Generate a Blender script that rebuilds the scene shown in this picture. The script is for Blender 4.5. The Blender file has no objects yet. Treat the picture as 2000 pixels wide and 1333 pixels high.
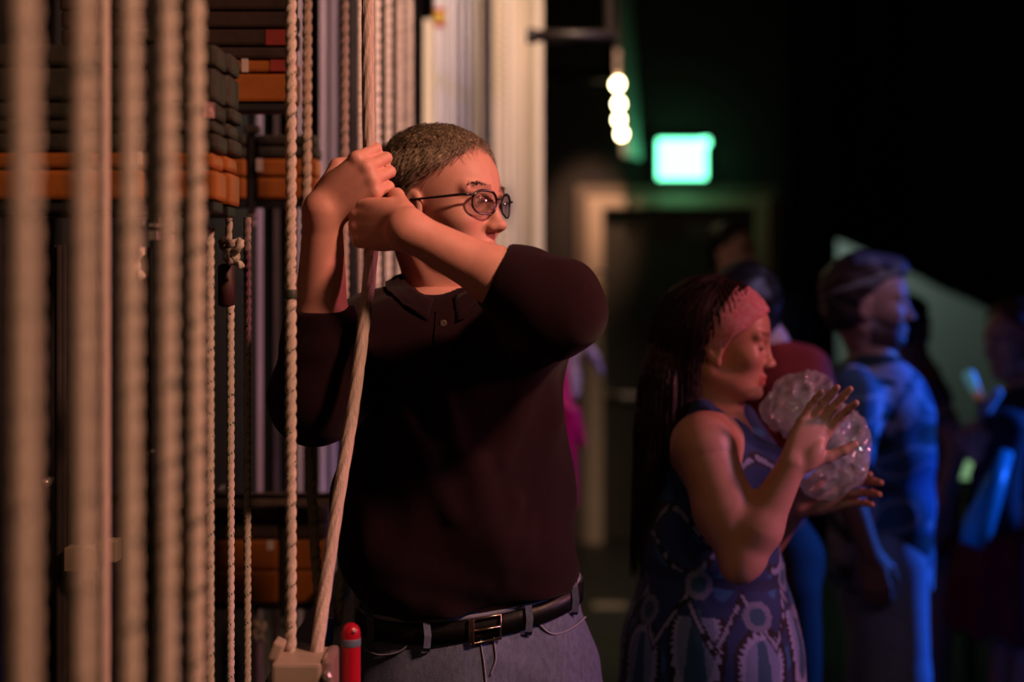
import bpy, math, random
import numpy as np
import openvdb
from mathutils import Vector, Matrix
random.seed(7); rng = np.random.default_rng(7)
scene = bpy.context.scene
col = scene.collection

# ------------------------------------------------------------------ camera, world, exposure, large lights
CAMZ, HORIZ, FPX = 1.5, 574.0, 2778.0
cd = bpy.data.cameras.new('camera'); cam = bpy.data.objects.new('camera', cd); col.objects.link(cam)
cd.sensor_width = 36.0; cd.lens = 50.0
cam.location = (0, 0, CAMZ); cam.rotation_euler = (math.pi/2, 0, 0)
cd.shift_y = (HORIZ-666.5)/2000.0
cd.clip_start = 0.05
cd.dof.use_dof = True; cd.dof.focus_distance = 2.2; cd.dof.aperture_fstop = 1.5
scene.camera = cam
vs = scene.view_settings
vs.view_transform = 'Standard'; vs.look = 'None'; vs.gamma = 1.0; vs.use_curve_mapping = False
vs.exposure = 0.0
scene.cycles.use_denoising = True
scene.cycles.max_bounces = 6; scene.cycles.transparent_max_bounces = 12
scene.cycles.caustics_reflective = False; scene.cycles.caustics_refractive = False
w = bpy.data.worlds.new('world'); scene.world = w; w.use_nodes = True
w.node_tree.nodes['Background'].inputs[0].default_value = (0.55, 0.45, 0.38, 1)
w.node_tree.nodes['Background'].inputs[1].default_value = 0.0016

def area(name, loc, target, size, power, color, sizey=None, spread=math.pi):
    l = bpy.data.lights.new(name, 'AREA'); l.shape = 'RECTANGLE'; l.size = size; l.size_y = sizey or size
    l.energy = power; l.color = color; l.spread = spread
    o = bpy.data.objects.new(name, l); col.objects.link(o); o.location = loc
    o.rotation_euler = (Vector(target)-Vector(loc)).to_track_quat('-Z', 'Y').to_euler()
    return o
def spot(name, loc, target, power, color, angle, blend=0.3, radius=0.05):
    l = bpy.data.lights.new(name, 'SPOT'); l.energy = power; l.color = color
    l.spot_size = math.radians(angle); l.spot_blend = blend; l.shadow_soft_size = radius
    o = bpy.data.objects.new(name, l); col.objects.link(o); o.location = loc
    o.rotation_euler = (Vector(target)-Vector(loc)).to_track_quat('-Z', 'Y').to_euler()
    return o
spot('warm_key_light', (2.2, 0.4, 3.6), (-0.80, 1.75, 1.4), 560, (1.0, 0.48, 0.33), 37, 0.4, 0.2)
spot('row_fill', (1.0, 2.3, 3.4), (-0.35, 3.6, 2.0), 430, (1.0, 0.52, 0.36), 46, 0.6, 0.1)  # added spot that brightens the far ropes outside the key cone
spot('pink_stage_light', (2.9, 2.0, 2.3), (0.1, 2.40, 1.25), 150, (1.0, 0.26, 0.32), 40, 0.5, 0.15)
area('warm_fill_light', (-0.8, -1.0, 2.4), (-0.35, 2.3, 1.5), 0.5, 2.2, (1.0, 0.62, 0.28))
spot('woman_warm_light', (0.9, 0.0, 2.9), (0.44, 2.65, 1.2), 20, (1.0, 0.50, 0.24), 22, 0.8, 0.2)
spot('violet_stage_light', (3.0, 1.6, 1.9), (0.12, 2.35, 0.92), 55, (0.50, 0.42, 1.0), 20, 0.7, 0.15)
spot('indigo_shirt_fill', (1.6, 0.8, 2.7), (0.98, 3.8, 1.0), 9, (0.40, 0.36, 1.0), 20, 0.8, 0.15)  # added spot that brings out the bearded man's shirt pattern
spot('violet_rail_light', (2.3, 2.1, 2.9), (-0.50, 4.4, 1.8), 130, (0.70, 0.50, 1.0), 50, 0.6, 0.1)
spot('blue_side_light', (4.3, 4.6, 2.2), (1.1, 3.95, 0.75), 850, (0.02, 0.14, 1.0), 28, 0.5, 0.1)
spot('column_fill', (0.45, 3.4, 3.6), (-0.2, 5.3, 1.9), 270, (1.0, 0.68, 0.48), 52, 0.8, 0.1)  # added spot to brighten the cream column and far rods
spot('door_jamb_fill', (0.52, 7.6, 3.1), (0.46, 8.6, 1.92), 130, (1.0, 0.55, 0.36), 26, 0.9, 0.05)  # added spot to brighten the left door jamb, no fixture there
spot('cool_prop_fill', (1.9, 0.6, 3.0), (0.57, 2.6, 1.24), 13, (0.75, 0.95, 1.0), 8, 0.8, 0.03)  # added cool spot that only lifts the plastic bundle
spot('wall_wash', (2.2, 9.35, 2.5), (3.3, 10.4, 1.0), 34, (0.78, 1.0, 0.88), 120, 0.6, 0.04)

# ------------------------------------------------------------------ helpers
def P(px, py, Y):
    return Vector(((px-1000.0)/FPX*Y, Y, CAMZ-(py-HORIZ)/FPX*Y))
def mat(name, c, rough=0.6, metal=0.0, var=0.25, scale=40, bump=0.0, c2=None, emis=None, estr=0, usecol=False,
        stretch=(1, 1, 1), spec=0.5, sheen=0.0, trans=0.0, alpha=1.0, coat=0.0, bscale=None):
    m = bpy.data.materials.new(name); m.use_nodes = True; nt = m.node_tree; N = nt.nodes; L = nt.links
    b = N['Principled BSDF']
    tc = N.new('ShaderNodeTexCoord'); mp = N.new('ShaderNodeMapping'); mp.inputs['Scale'].default_value = stretch
    nz = N.new('ShaderNodeTexNoise'); nz.inputs['Scale'].default_value = scale; nz.inputs['Detail'].default_value = 4
    L.new(tc.outputs['Object'], mp.inputs[0]); L.new(mp.outputs[0], nz.inputs['Vector'])
    cr = N.new('ShaderNodeValToRGB'); cr.color_ramp.elements[0].position = 0.3; cr.color_ramp.elements[1].position = 0.7
    lo = c2 if c2 else [x*(1-var) for x in c]
    cr.color_ramp.elements[0].color = (*lo, 1); cr.color_ramp.elements[1].color = (*c, 1)
    L.new(nz.outputs['Fac'], cr.inputs[0])
    out = cr.outputs[0]
    if usecol:
        at = N.new('ShaderNodeAttribute'); at.attribute_name = 'Col'
        mx = N.new('ShaderNodeMix'); mx.data_type = 'RGBA'; mx.blend_type = 'MULTIPLY'; mx.inputs[0].default_value = 1
        L.new(out, mx.inputs[6]); L.new(at.outputs['Color'], mx.inputs[7]); out = mx.outputs[2]
    L.new(out, b.inputs['Base Color'])
    b.inputs['Roughness'].default_value = rough; b.inputs['Metallic'].default_value = metal
    b.inputs['Specular IOR Level'].default_value = spec; b.inputs['Sheen Weight'].default_value = sheen
    b.inputs['Transmission Weight'].default_value = trans; b.inputs['Alpha'].default_value = alpha
    b.inputs['Coat Weight'].default_value = coat
    if emis:
        b.inputs['Emission Color'].default_value = (*emis, 1); b.inputs['Emission Strength'].default_value = estr
    if bump:
        n2 = N.new('ShaderNodeTexNoise'); n2.inputs['Scale'].default_value = bscale or scale*2; n2.inputs['Detail'].default_value = 3
        L.new(mp.outputs[0], n2.inputs['Vector'])
        bp = N.new('ShaderNodeBump'); bp.inputs['Strength'].default_value = bump; bp.inputs['Distance'].default_value = 0.002
        L.new(n2.outputs['Fac'], bp.inputs['Height']); L.new(bp.outputs[0], b.inputs['Normal'])
    return m

def obj_from(name, V, F, mats, parent=None, colr=None, smooth=True, midx=None):
    me = bpy.data.meshes.new(name)
    V = np.asarray(V, dtype=np.float32)
    if isinstance(F, np.ndarray) and F.ndim == 2:
        n = F.shape[1]
        me.vertices.add(len(V)); me.vertices.foreach_set('co', V.ravel())
        me.loops.add(F.size); me.loops.foreach_set('vertex_index', F.astype(np.int32).ravel())
        me.polygons.add(len(F)); me.polygons.foreach_set('loop_start', np.arange(0, F.size, n, dtype=np.int32))
        me.update(calc_edges=True); me.validate()
    else:
        me.from_pydata([tuple(map(float, v)) for v in V], [], [list(map(int, f)) for f in F])
    if not isinstance(mats, (list, tuple)): mats = [mats]
    for m in mats: me.materials.append(m)
    me.polygons.foreach_set('use_smooth', np.full(len(me.polygons), bool(smooth)))
    if midx is not None: me.polygons.foreach_set('material_index', np.asarray(midx, dtype=np.int32))
    if colr is not None:
        a = me.color_attributes.new('Col', 'FLOAT_COLOR', 'POINT')
        c4 = np.ones((len(V), 4), np.float32); c4[:, :3] = colr; a.data.foreach_set('color', c4.ravel())
    me.update()
    o = bpy.data.objects.new(name, me); col.objects.link(o)
    if parent: o.parent = parent
    return o
def empty(name, loc=(0, 0, 0)):
    o = bpy.data.objects.new(name, None); col.objects.link(o); o.location = loc; return o
def tag(o, label, cat=None, group=None, kind=None):
    if label: o['label'] = label
    if cat: o['category'] = cat
    if group: o['group'] = group
    if kind: o['kind'] = kind
    return o
def setparent(o, root):
    o.parent = root; o.location = Vector(o.location)-Vector(root.location); return o

class MB:
    """collects shapes into one mesh (world coordinates)"""
    def __init__(s): s.V = []; s.F = []; s.M = []
    def add(s, V, F, mi=0):
        n = len(s.V); s.V += [tuple(v) for v in V]; s.F += [[i+n for i in f] for f in F]; s.M += [mi]*len(F); return s
    def box(s, lo, hi, bev=0.0, R=None, piv=None, mi=0):
        x0, y0, z0 = lo; x1, y1, z1 = hi
        if bev <= 0:
            V = [(x, y, z) for x in (x0, x1) for y in (y0, y1) for z in (z0, z1)]
            F = [(0, 1, 3, 2), (4, 6, 7, 5), (0, 4, 5, 1), (2, 3, 7, 6), (0, 2, 6, 4), (1, 5, 7, 3)]
        else:
            import bmesh
            bm = bmesh.new(); bmesh.ops.create_cube(bm, size=1)
            for v in bm.verts:
                v.co = Vector(((x0+x1)/2+v.co.x*(x1-x0), (y0+y1)/2+v.co.y*(y1-y0), (z0+z1)/2+v.co.z*(z1-z0)))
            bmesh.ops.bevel(bm, geom=bm.edges[:], offset=bev, segments=2, affect='EDGES', profile=0.6)
            bm.verts.index_update()
            V = [v.co.copy() for v in bm.verts]; F = [[v.index for v in f.verts] for f in bm.faces]; bm.free()
        if R is not None:
            pv = Vector(piv) if piv else Vector(((x0+x1)/2, (y0+y1)/2, (z0+z1)/2))
            V = [R @ (Vector(v)-pv)+pv for v in V]
        return s.add(V, F, mi)
    def tube(s, pts, r, n=10, closed=False, mi=0):
        pts = [Vector(p) for p in pts]; m = len(pts); V = []; F = []
        rr = r if hasattr(r, '__len__') else [r]*m
        up = None
        for i, p in enumerate(pts):
            a = pts[(i-1) % m] if (closed or i > 0) else p; b = pts[(i+1) % m] if (closed or i < m-1) else p
            t = (b-a).normalized()
            if up is None: up = t.orthogonal().normalized()
            u = (up-t*up.dot(t)).normalized(); v = t.cross(u); up = u
            for k in range(n):
                q = 2*math.pi*k/n; V.append(p+(u*math.cos(q)+v*math.sin(q))*rr[i])
        for i in range(m if closed else m-1):
            for k in range(n):
                j = (i+1) % m
                F.append((i*n+k, i*n+(k+1) % n, j*n+(k+1) % n, j*n+k))
        if not closed: F.append(list(range(n))[::-1]); F.append([(m-1)*n+k for k in range(n)])
        return s.add(V, F, mi)
    def lathe(s, c, prof, n=20, axis='Z', mi=0):
        V = []; F = []
        for (r, h) in prof:
            for k in range(n):
                q = 2*math.pi*k/n; a, b = r*math.cos(q), r*math.sin(q)
                V.append(Vector(c)+(Vector((a, b, h)) if axis == 'Z' else Vector((a, h, b)) if axis == 'Y' else Vector((h, a, b))))
        for i in range(len(prof)-1):
            for k in range(n): F.append((i*n+k, i*n+(k+1) % n, (i+1)*n+(k+1) % n, (i+1)*n+k))
        F.append(list(range(n))); F.append([(len(prof)-1)*n+k for k in range(n)])
        return s.add(V, F, mi)
    def ball(s, c, r, n=12, mi=0):
        rx = r if hasattr(r, '__len__') else (r, r, r)
        V = []; F = []
        for i in range(n+1):
            a = math.pi*i/n
            for k in range(2*n):
                q = math.pi*k/n
                V.append((c[0]+rx[0]*math.sin(a)*math.cos(q), c[1]+rx[1]*math.sin(a)*math.sin(q), c[2]+rx[2]*math.cos(a)))
        for i in range(n):
            for k in range(2*n): F.append((i*2*n+k, (i+1)*2*n+k, (i+1)*2*n+(k+1) % (2*n), i*2*n+(k+1) % (2*n)))
        return s.add(V, F, mi)
    def build(s, name, mats, parent=None, smooth=False, recalc=True):
        import bmesh
        o = obj_from(name, s.V, s.F, mats, None, smooth=smooth, midx=s.M)
        if recalc:
            bm = bmesh.new(); bm.from_mesh(o.data); bmesh.ops.recalc_face_normals(bm, faces=bm.faces[:]); bm.to_mesh(o.data); bm.free()
        if parent: setparent(o, parent)
        return o

# ---- signed-distance modelling for bodies and cloth
class Fld:
    def __init__(s, lo, hi, h):
        s.lo = np.array(lo, float); s.h = h
        s.n = [int(math.ceil((hi[i]-lo[i])/h))+1 for i in range(3)]
        s.ax = [(lo[i]+h*np.arange(s.n[i])).astype(np.float32) for i in range(3)]
        s.d = np.full(s.n, 0.5, np.float32)
    def sub(s, lo, hi):
        sl = []
        for i in range(3):
            a = max(0, int((lo[i]-s.lo[i])/s.h)); b = min(s.n[i], int((hi[i]-s.lo[i])/s.h)+2)
            if b <= a: return None, None
            sl.append(slice(a, b))
        X = s.ax[0][sl[0]][:, None, None]; Y = s.ax[1][sl[1]][None, :, None]; Z = s.ax[2][sl[2]][None, None, :]
        return tuple(sl), (X, Y, Z)
    def op(s, sl, v, k, mode):
        a = s.d[sl]
        if mode == '+': sg = 1
        else:
            sg = -1; a = -a; v = v if mode == '-' else -v
        if k > 0:
            h = np.clip(0.5+0.5*(a-v)/k, 0, 1); r = a*(1-h)+v*h-k*h*(1-h)
        else: r = np.minimum(a, v)
        s.d[sl] = sg*r
    def rc(s, a, b, r1, r2=None, k=0.01, mode='+', flat=False, fr=None):
        """tapered capsule, or a flat-ended cone"""
        if fr: a = fr(a); b = fr(b); r1 *= fr.s; r2 = r2*fr.s if r2 else None; k *= fr.s
        r2 = r1 if r2 is None else r2
        a = np.array(a, float); b = np.array(b, float); R = max(r1, r2)+k+3*s.h
        sl, p = s.sub(np.minimum(a, b)-R, np.maximum(a, b)+R)
        if sl is None: return s
        ba = b-a; L2 = float(ba @ ba)+1e-12
        dx, dy, dz = p[0]-a[0], p[1]-a[1], p[2]-a[2]
        t = (dx*ba[0]+dy*ba[1]+dz*ba[2])/L2; tc = np.clip(t, 0, 1)
        d = np.sqrt((dx-tc*ba[0])**2+(dy-tc*ba[1])**2+(dz-tc*ba[2])**2)-(r1+(r2-r1)*tc)
        if flat:
            L = math.sqrt(L2)
            rad = np.sqrt((dx-t*ba[0])**2+(dy-t*ba[1])**2+(dz-t*ba[2])**2)-(r1+(r2-r1)*tc)
            d = np.maximum(rad, np.maximum(-t*L, (t-1)*L))
        s.op(sl, d, k, mode); return s
    def ell(s, c, r, k=0.01, mode='+', fr=None, R3=None):
        r = np.array(r, float)
        if fr: c = fr(c); r = r*fr.s; k *= fr.s; R3 = fr.R if R3 is None else fr.R @ R3
        if R3 is None: R3 = np.eye(3)
        c = np.array(c, float); R = r.max()+k+3*s.h
        sl, p = s.sub(c-R, c+R)
        if sl is None: return s
        d = [p[i]-c[i] for i in range(3)]
        q = [d[0]*R3[0, j]+d[1]*R3[1, j]+d[2]*R3[2, j] for j in range(3)]
        k0 = np.sqrt((q[0]/r[0])**2+(q[1]/r[1])**2+(q[2]/r[2])**2)
        k1 = np.sqrt((q[0]/r[0]**2)**2+(q[1]/r[1]**2)**2+(q[2]/r[2]**2)**2)+1e-9
        s.op(sl, k0*(k0-1)/k1, k, mode); return s
    def tube(s, S, k=0.01, mode='+', off=0.0, ztop=None, zbot=None, ex=2.2, tilt=None):
        """column along z through elliptical slices (cx,cy,z,rx,ry)"""
        S = np.array(sorted(S, key=lambda q: q[2]), float); zt = S[-1, 2] if ztop is None else ztop; zb = S[0, 2] if zbot is None else zbot
        R = S[:, 3:].max()+k+3*s.h+abs(off)
        sl, p = s.sub((S[:, 0].min()-R, S[:, 1].min()-R, zb-0.05-k), (S[:, 0].max()+R, S[:, 1].max()+R, zt+0.05+k))
        if sl is None: return s
        z = p[2].ravel(); I = [smooth_interp(z, S[:, 2], S[:, j])[None, None, :] for j in (0, 1, 3, 4)]
        rx = I[2]+off; ry = I[3]+off
        q = (np.abs((p[0]-I[0])/rx)**ex+np.abs((p[1]-I[1])/ry)**ex)**(1/ex)
        d = (q-1)*np.minimum(rx, ry)
        zb_ = zb if tilt is None else tilt(p[0], p[1])
        d = np.maximum(d, np.maximum(p[2]-zt, zb_-p[2]))
        s.op(sl, d.astype(np.float32), k, mode); return s
    def cut(s, fn):      # keep where fn(X,Y,Z) < 0
        sl, p = s.sub(s.lo, s.lo+np.array(s.n)*s.h); s.d = np.maximum(s.d, fn(*p)).astype(np.float32); return s
    def disp(s, fn):
        sl, p = s.sub(s.lo, s.lo+np.array(s.n)*s.h); s.d = (s.d+fn(*p)).astype(np.float32); return s
    def mesh(s, blur=0):
        d = s.d.copy()
        for _ in range(blur):
            for ax in range(3): d = (np.roll(d, 1, ax)+2*d+np.roll(d, -1, ax))*0.25
        d[0] = d[-1] = 0.5; d[:, 0] = d[:, -1] = 0.5; d[:, :, 0] = d[:, :, -1] = 0.5
        g = openvdb.FloatGrid(0.5); g.copyFromArray(np.clip(d, -0.5, 0.5))
        V, Q = g.convertToQuads(0.0)
        V = V.astype(np.float64); Q = Q.astype(np.int64)
        a, b, c = V[Q[:, 0]], V[Q[:, 1]], V[Q[:, 2]]; e = V[Q[:, 3]]
        ctr = V.mean(0)
        vol = (np.cross(b-ctr, c-ctr)*(a-ctr)).sum()+(np.cross(c-ctr, e-ctr)*(a-ctr)).sum()
        if vol < 0: Q = Q[:, ::-1]
        return V*s.h+s.lo, np.ascontiguousarray(Q)
def smooth_interp(z, zs, v):
    i = np.clip(np.searchsorted(zs, z)-1, 0, len(zs)-2)
    z0, z1 = zs[i], zs[i+1]; t = np.clip((z-z0)/(z1-z0), 0, 1)
    m = np.gradient(v, zs)
    h = z1-z0; t2 = t*t; t3 = t2*t
    return (2*t3-3*t2+1)*v[i]+(t3-2*t2+t)*h*m[i]+(-2*t3+3*t2)*v[i+1]+(t3-t2)*h*m[i+1]
def slice_at(S, z):
    S = np.array(sorted(S, key=lambda q: q[2]), float); z = np.array([z], float)
    return [float(smooth_interp(z, S[:, 2], S[:, j])[0]) for j in (0, 1, 3, 4)]
class Frame:
    def __init__(s, o, fwd, up=(0, 0, 1), sc=1.0):
        f = np.array(fwd, float); f /= np.linalg.norm(f); u = np.array(up, float); u -= f*(u @ f); u /= np.linalg.norm(u)
        l = np.cross(u, f); s.R = np.stack([f, l, u], 1); s.o = np.array(o, float); s.s = sc
    def __call__(s, p): return s.o+s.s*(s.R @ np.array(p, float))
    def inv(s, V): return ((V-s.o) @ s.R)/s.s
def merge(parts):
    V = []; Q = []; C = []; n = 0
    for v, q, c in parts:
        V.append(v); Q.append(q+n); C.append(np.broadcast_to(c, (len(v), 3))); n += len(v)
    return np.concatenate(V), np.concatenate(Q), np.concatenate(C)
def n3(V, f, seed=0):
    """cheap smooth noise from sines, V (n,3) or tuple of arrays"""
    r = np.random.default_rng(seed); t = 0
    X = (V[:, 0], V[:, 1], V[:, 2]) if isinstance(V, np.ndarray) else V
    for i in range(5):
        k = r.normal(size=3); k *= f*(0.6+0.8*r.random())/np.linalg.norm(k)
        t = t+np.sin(X[0]*k[0]+X[1]*k[1]+X[2]*k[2]+r.random()*6.28)
    return t/3.0

def head_sdf(F, fr, female=False, closed_eyes=False, beard=False):
    j = 0.88 if female else 1.0
    F.ell((-0.016, 0, 0.036), (0.100, 0.076, 0.086), k=0.02, fr=fr)
    F.ell((0.034, 0, 0.03), (0.058, 0.060, 0.056), k=0.03, fr=fr)          # forehead
    F.ell((0.030, 0, -0.032), (0.060, 0.058, 0.075), k=0.03, fr=fr)        # mid face
    F.ell((0.030, 0, -0.078), (0.052*j, 0.052*j, 0.038), k=0.025, fr=fr)   # jaw
    F.rc((-0.015, 0.055*j, -0.06), (0.055, 0.028*j, -0.098), 0.018, 0.015, k=0.02, fr=fr)
    F.rc((-0.015, -0.055*j, -0.06), (0.055, -0.028*j, -0.098), 0.018, 0.015, k=0.02, fr=fr)
    F.ell((0.073, 0, -0.100), (0.017, 0.022, 0.016), k=0.015, fr=fr)       # chin
    for s in (1, -1):
        F.ell((0.056, 0.044*s, -0.028), (0.024, 0.020, 0.020), k=0.022, fr=fr)      # cheekbone
        F.ell((0.095, 0.032*s, -0.004), (0.017, 0.019, 0.014), k=0.014, mode='-', fr=fr)
        F.rc((0.084, 0.014*s, 0.017), (0.074, 0.050*s, 0.018), 0.009, 0.008, k=0.012, fr=fr)   # brow
        F.ell((0.0735, 0.032*s, -0.003), (0.0145, 0.016, 0.0125), k=0.004, fr=fr)            # eye ball / lids
        F.rc((0.086, 0.020*s, -0.002), (0.081, 0.044*s, -0.003), 0.0022, 0.0016, k=0.003, mode='-', fr=fr)
        F.ell((0.095, 0.011*s, -0.041), (0.010, 0.0075, 0.0075), k=0.007, fr=fr)             # nostril wing
        F.ell((0.103, 0.0065*s, -0.049), (0.005, 0.0035, 0.004), k=0.003, mode='-', fr=fr)
        # ear
        F.ell((-0.010, 0.077*s, -0.012), (0.019, 0.0075, 0.031), k=0.006, fr=fr)
        F.ell((-0.008, 0.086*s, -0.008), (0.011, 0.006, 0.020), k=0.005, mode='-', fr=fr)
        F.ell((-0.003, 0.076*s, -0.040), (0.009, 0.006, 0.010), k=0.005, fr=fr)
        F.rc((0.0895, 0.002*s, -0.067), (0.077, 0.024*s, -0.073), 0.0050, 0.0035, k=0.006, fr=fr)   # upper lip
        F.rc((0.0870, 0.002*s, -0.080), (0.076, 0.021*s, -0.075), 0.0056, 0.0035, k=0.006, fr=fr)   # lower lip
    F.rc((0.099, 0, -0.0735), (0.080, 0.027, -0.074), 0.0022, 0.0015, k=0.003, mode='-', fr=fr)
    F.rc((0.099, 0, -0.0735), (0.080, -0.027, -0.074), 0.0022, 0.0015, k=0.003, mode='-', fr=fr)
    n = 0.86 if female else 1.0
    F.rc((0.085, 0, 0.010), (0.084+0.018*n, 0, -0.036), 0.0075*n, 0.0098*n, k=0.010, fr=fr)      # nose
    F.ell((0.087+0.019*n, 0, -0.038), (0.0105*n, 0.0105*n, 0.0085), k=0.006, fr=fr)
def head_col(V, fr, brow=(0.25, 0.18, 0.14), beard=None, lips=(0.9, 0.55, 0.55), closed=False):
    p = fr.inv(V); C = np.ones((len(V), 3))
    def blend(mask, c): C[:] = C*(1-mask[:, None])+np.array(c)*mask[:, None]
    ay = np.abs(p[:, 1])
    red = np.exp(-(((p[:, 0]-0.09)/0.03)**2+((ay-0.03)/0.02)**2+((p[:, 2]+0.035)/0.02)**2)); blend(red*0.5, (1.0, 0.8, 0.78))
    m = (np.abs(p[:, 2]-0.022-0.1*(ay-0.03)*0) < 0.005) & (ay > 0.012) & (ay < 0.052) & (p[:, 0] > 0.06); blend(m*0.75, brow)
    m = (np.abs(p[:, 2]+0.074) < 0.011) & (ay < 0.024) & (p[:, 0] > 0.08); blend(m*0.8, lips)
    if closed:
        m = (np.abs(p[:, 2]+0.006+0.004*np.cos((ay-0.032)*90)) < 0.0028) & (np.abs(ay-0.032) < 0.017) & (p[:, 0] > 0.07); blend(m*0.85, (0.1, 0.07, 0.06))
    if beard:
        m = ((p[:, 2] < -0.052+0.02*np.clip((0.06-p[:, 0])/0.06, 0, 1.5)) & (p[:, 2] > -0.125) & (p[:, 0] > 0.0)).astype(float)
        m *= ~((np.abs(p[:, 2]+0.074) < 0.009) & (ay < 0.022)); m *= (0.90+0.10*n3(p, 700, 4)).clip(0, 1); blend(m, beard)
    return C
def eyes(fr, parent, mats):
    for s in (1, -1):
        mb = MB(); mb.ball((0, 0, 0), 0.0118, 14)
        V = np.array(mb.V); dirn = np.array([0.96, 0.25*0, 0.0]); ca = V @ np.array([1, 0, 0])/0.0118
        Vw = np.array([fr(v+np.array([0.0765, 0.032*s, -0.003])) for v in V])
        mi = []
        for f in mb.F:
            c = ca[f].mean(); mi.append(2 if c > 0.97 else 1 if c > 0.88 else 0)
        obj_from('eye', Vw-np.array(parent.location), mb.F, mats, parent, midx=mi)
def hand_sdf(F, fr, curls, spread=0.0, thumb=None, k=0.006):
    """fr: x = fingers, y = thumb side, z = back of the hand (already mirrored by caller)"""
    kn = [(0.092, 0.030), (0.096, 0.010), (0.091, -0.010), (0.083, -0.028)]
    ln = [(0.044, 0.026, 0.021), (0.048, 0.030, 0.022), (0.045, 0.027, 0.021), (0.036, 0.021, 0.019)]
    F.ell((0.05, 0, -0.004), (0.048, 0.037, 0.0135), k=0.01, fr=fr)
    for i, (kx, ky) in enumerate(kn):
        F.rc((0.0, ky*0.5, -0.002), (kx, ky, -0.001), 0.015, 0.0105, k=0.012, fr=fr)
        a = 0.0; p = np.array([kx, ky, 0.0]); sp = spread*(1.5-i)
        for jn, l in enumerate(ln[i]):
            a += math.radians(curls[i][jn]); d = np.array([math.cos(a)*math.cos(sp), math.sin(sp)*math.cos(a), -math.sin(a)])
            q = p+d*l; r0 = (0.0098, 0.0088, 0.0080)[jn]*(0.88 if i == 3 else 1); r1 = (0.0086, 0.0080, 0.0068)[jn]*(0.88 if i == 3 else 1)
            F.rc(p, q, r0, r1, k=0.0035 if jn else k, fr=fr); F.ell(p, ((0.0094, 0.0090, 0.0082)[jn]*(0.88 if i == 3 else 1),)*3, k=0.003, fr=fr)
            p = q
    F.ell((0.035, 0.024, -0.014), (0.034, 0.018, 0.016), k=0.012, fr=fr)
    th = thumb or [(0.018, 0.026, -0.010), (0.052, 0.050, -0.022), (0.080, 0.058, -0.030), (0.102, 0.058, -0.036)]
    rr = (0.0145, 0.0110, 0.0098, 0.0082)
    for i in range(3): F.rc(th[i], th[i+1], rr[i], rr[i+1], k=0.006, fr=fr)
class HFrame(Frame):
    def __init__(s, o, x, thumb, sc=1.0, left=False):
        x = np.array(x, float); x /= np.linalg.norm(x); y = np.array(thumb, float); y -= x*(x @ y); y /= np.linalg.norm(y)
        z = np.cross(y, x) if left else np.cross(x, y)
        s.R = np.stack([x, y, z], 1); s.o = np.array(o, float); s.s = sc
def strands(roots, paths, r=0.0006, taper=0.4):
    """paths: array (n, m, 3) -> 3-sided tubes"""
    n, m, _ = paths.shape; T = np.gradient(paths, axis=1); T /= np.linalg.norm(T, axis=2, keepdims=True)+1e-9
    up = np.array([0.31, 0.87, 0.4]); U = np.cross(T, up); U /= np.linalg.norm(U, axis=2, keepdims=True)+1e-9; W = np.cross(T, U)
    rad = r*(1-(1-taper)*np.linspace(0, 1, m))[None, :, None]
    V = np.stack([paths+(U*math.cos(a)+W*math.sin(a))*rad for a in (0, 2.094, 4.189)], 2).reshape(-1, 3)
    i = np.arange(n)[:, None, None]*m*3; jj = np.arange(m-1)[None, :, None]*3; kk = np.arange(3)[None, None, :]
    a = i+jj+kk; b = i+jj+(kk+1) % 3
    Q = np.stack([a, b, b+3, a+3], -1).reshape(-1, 4)
    return V, Q

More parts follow.
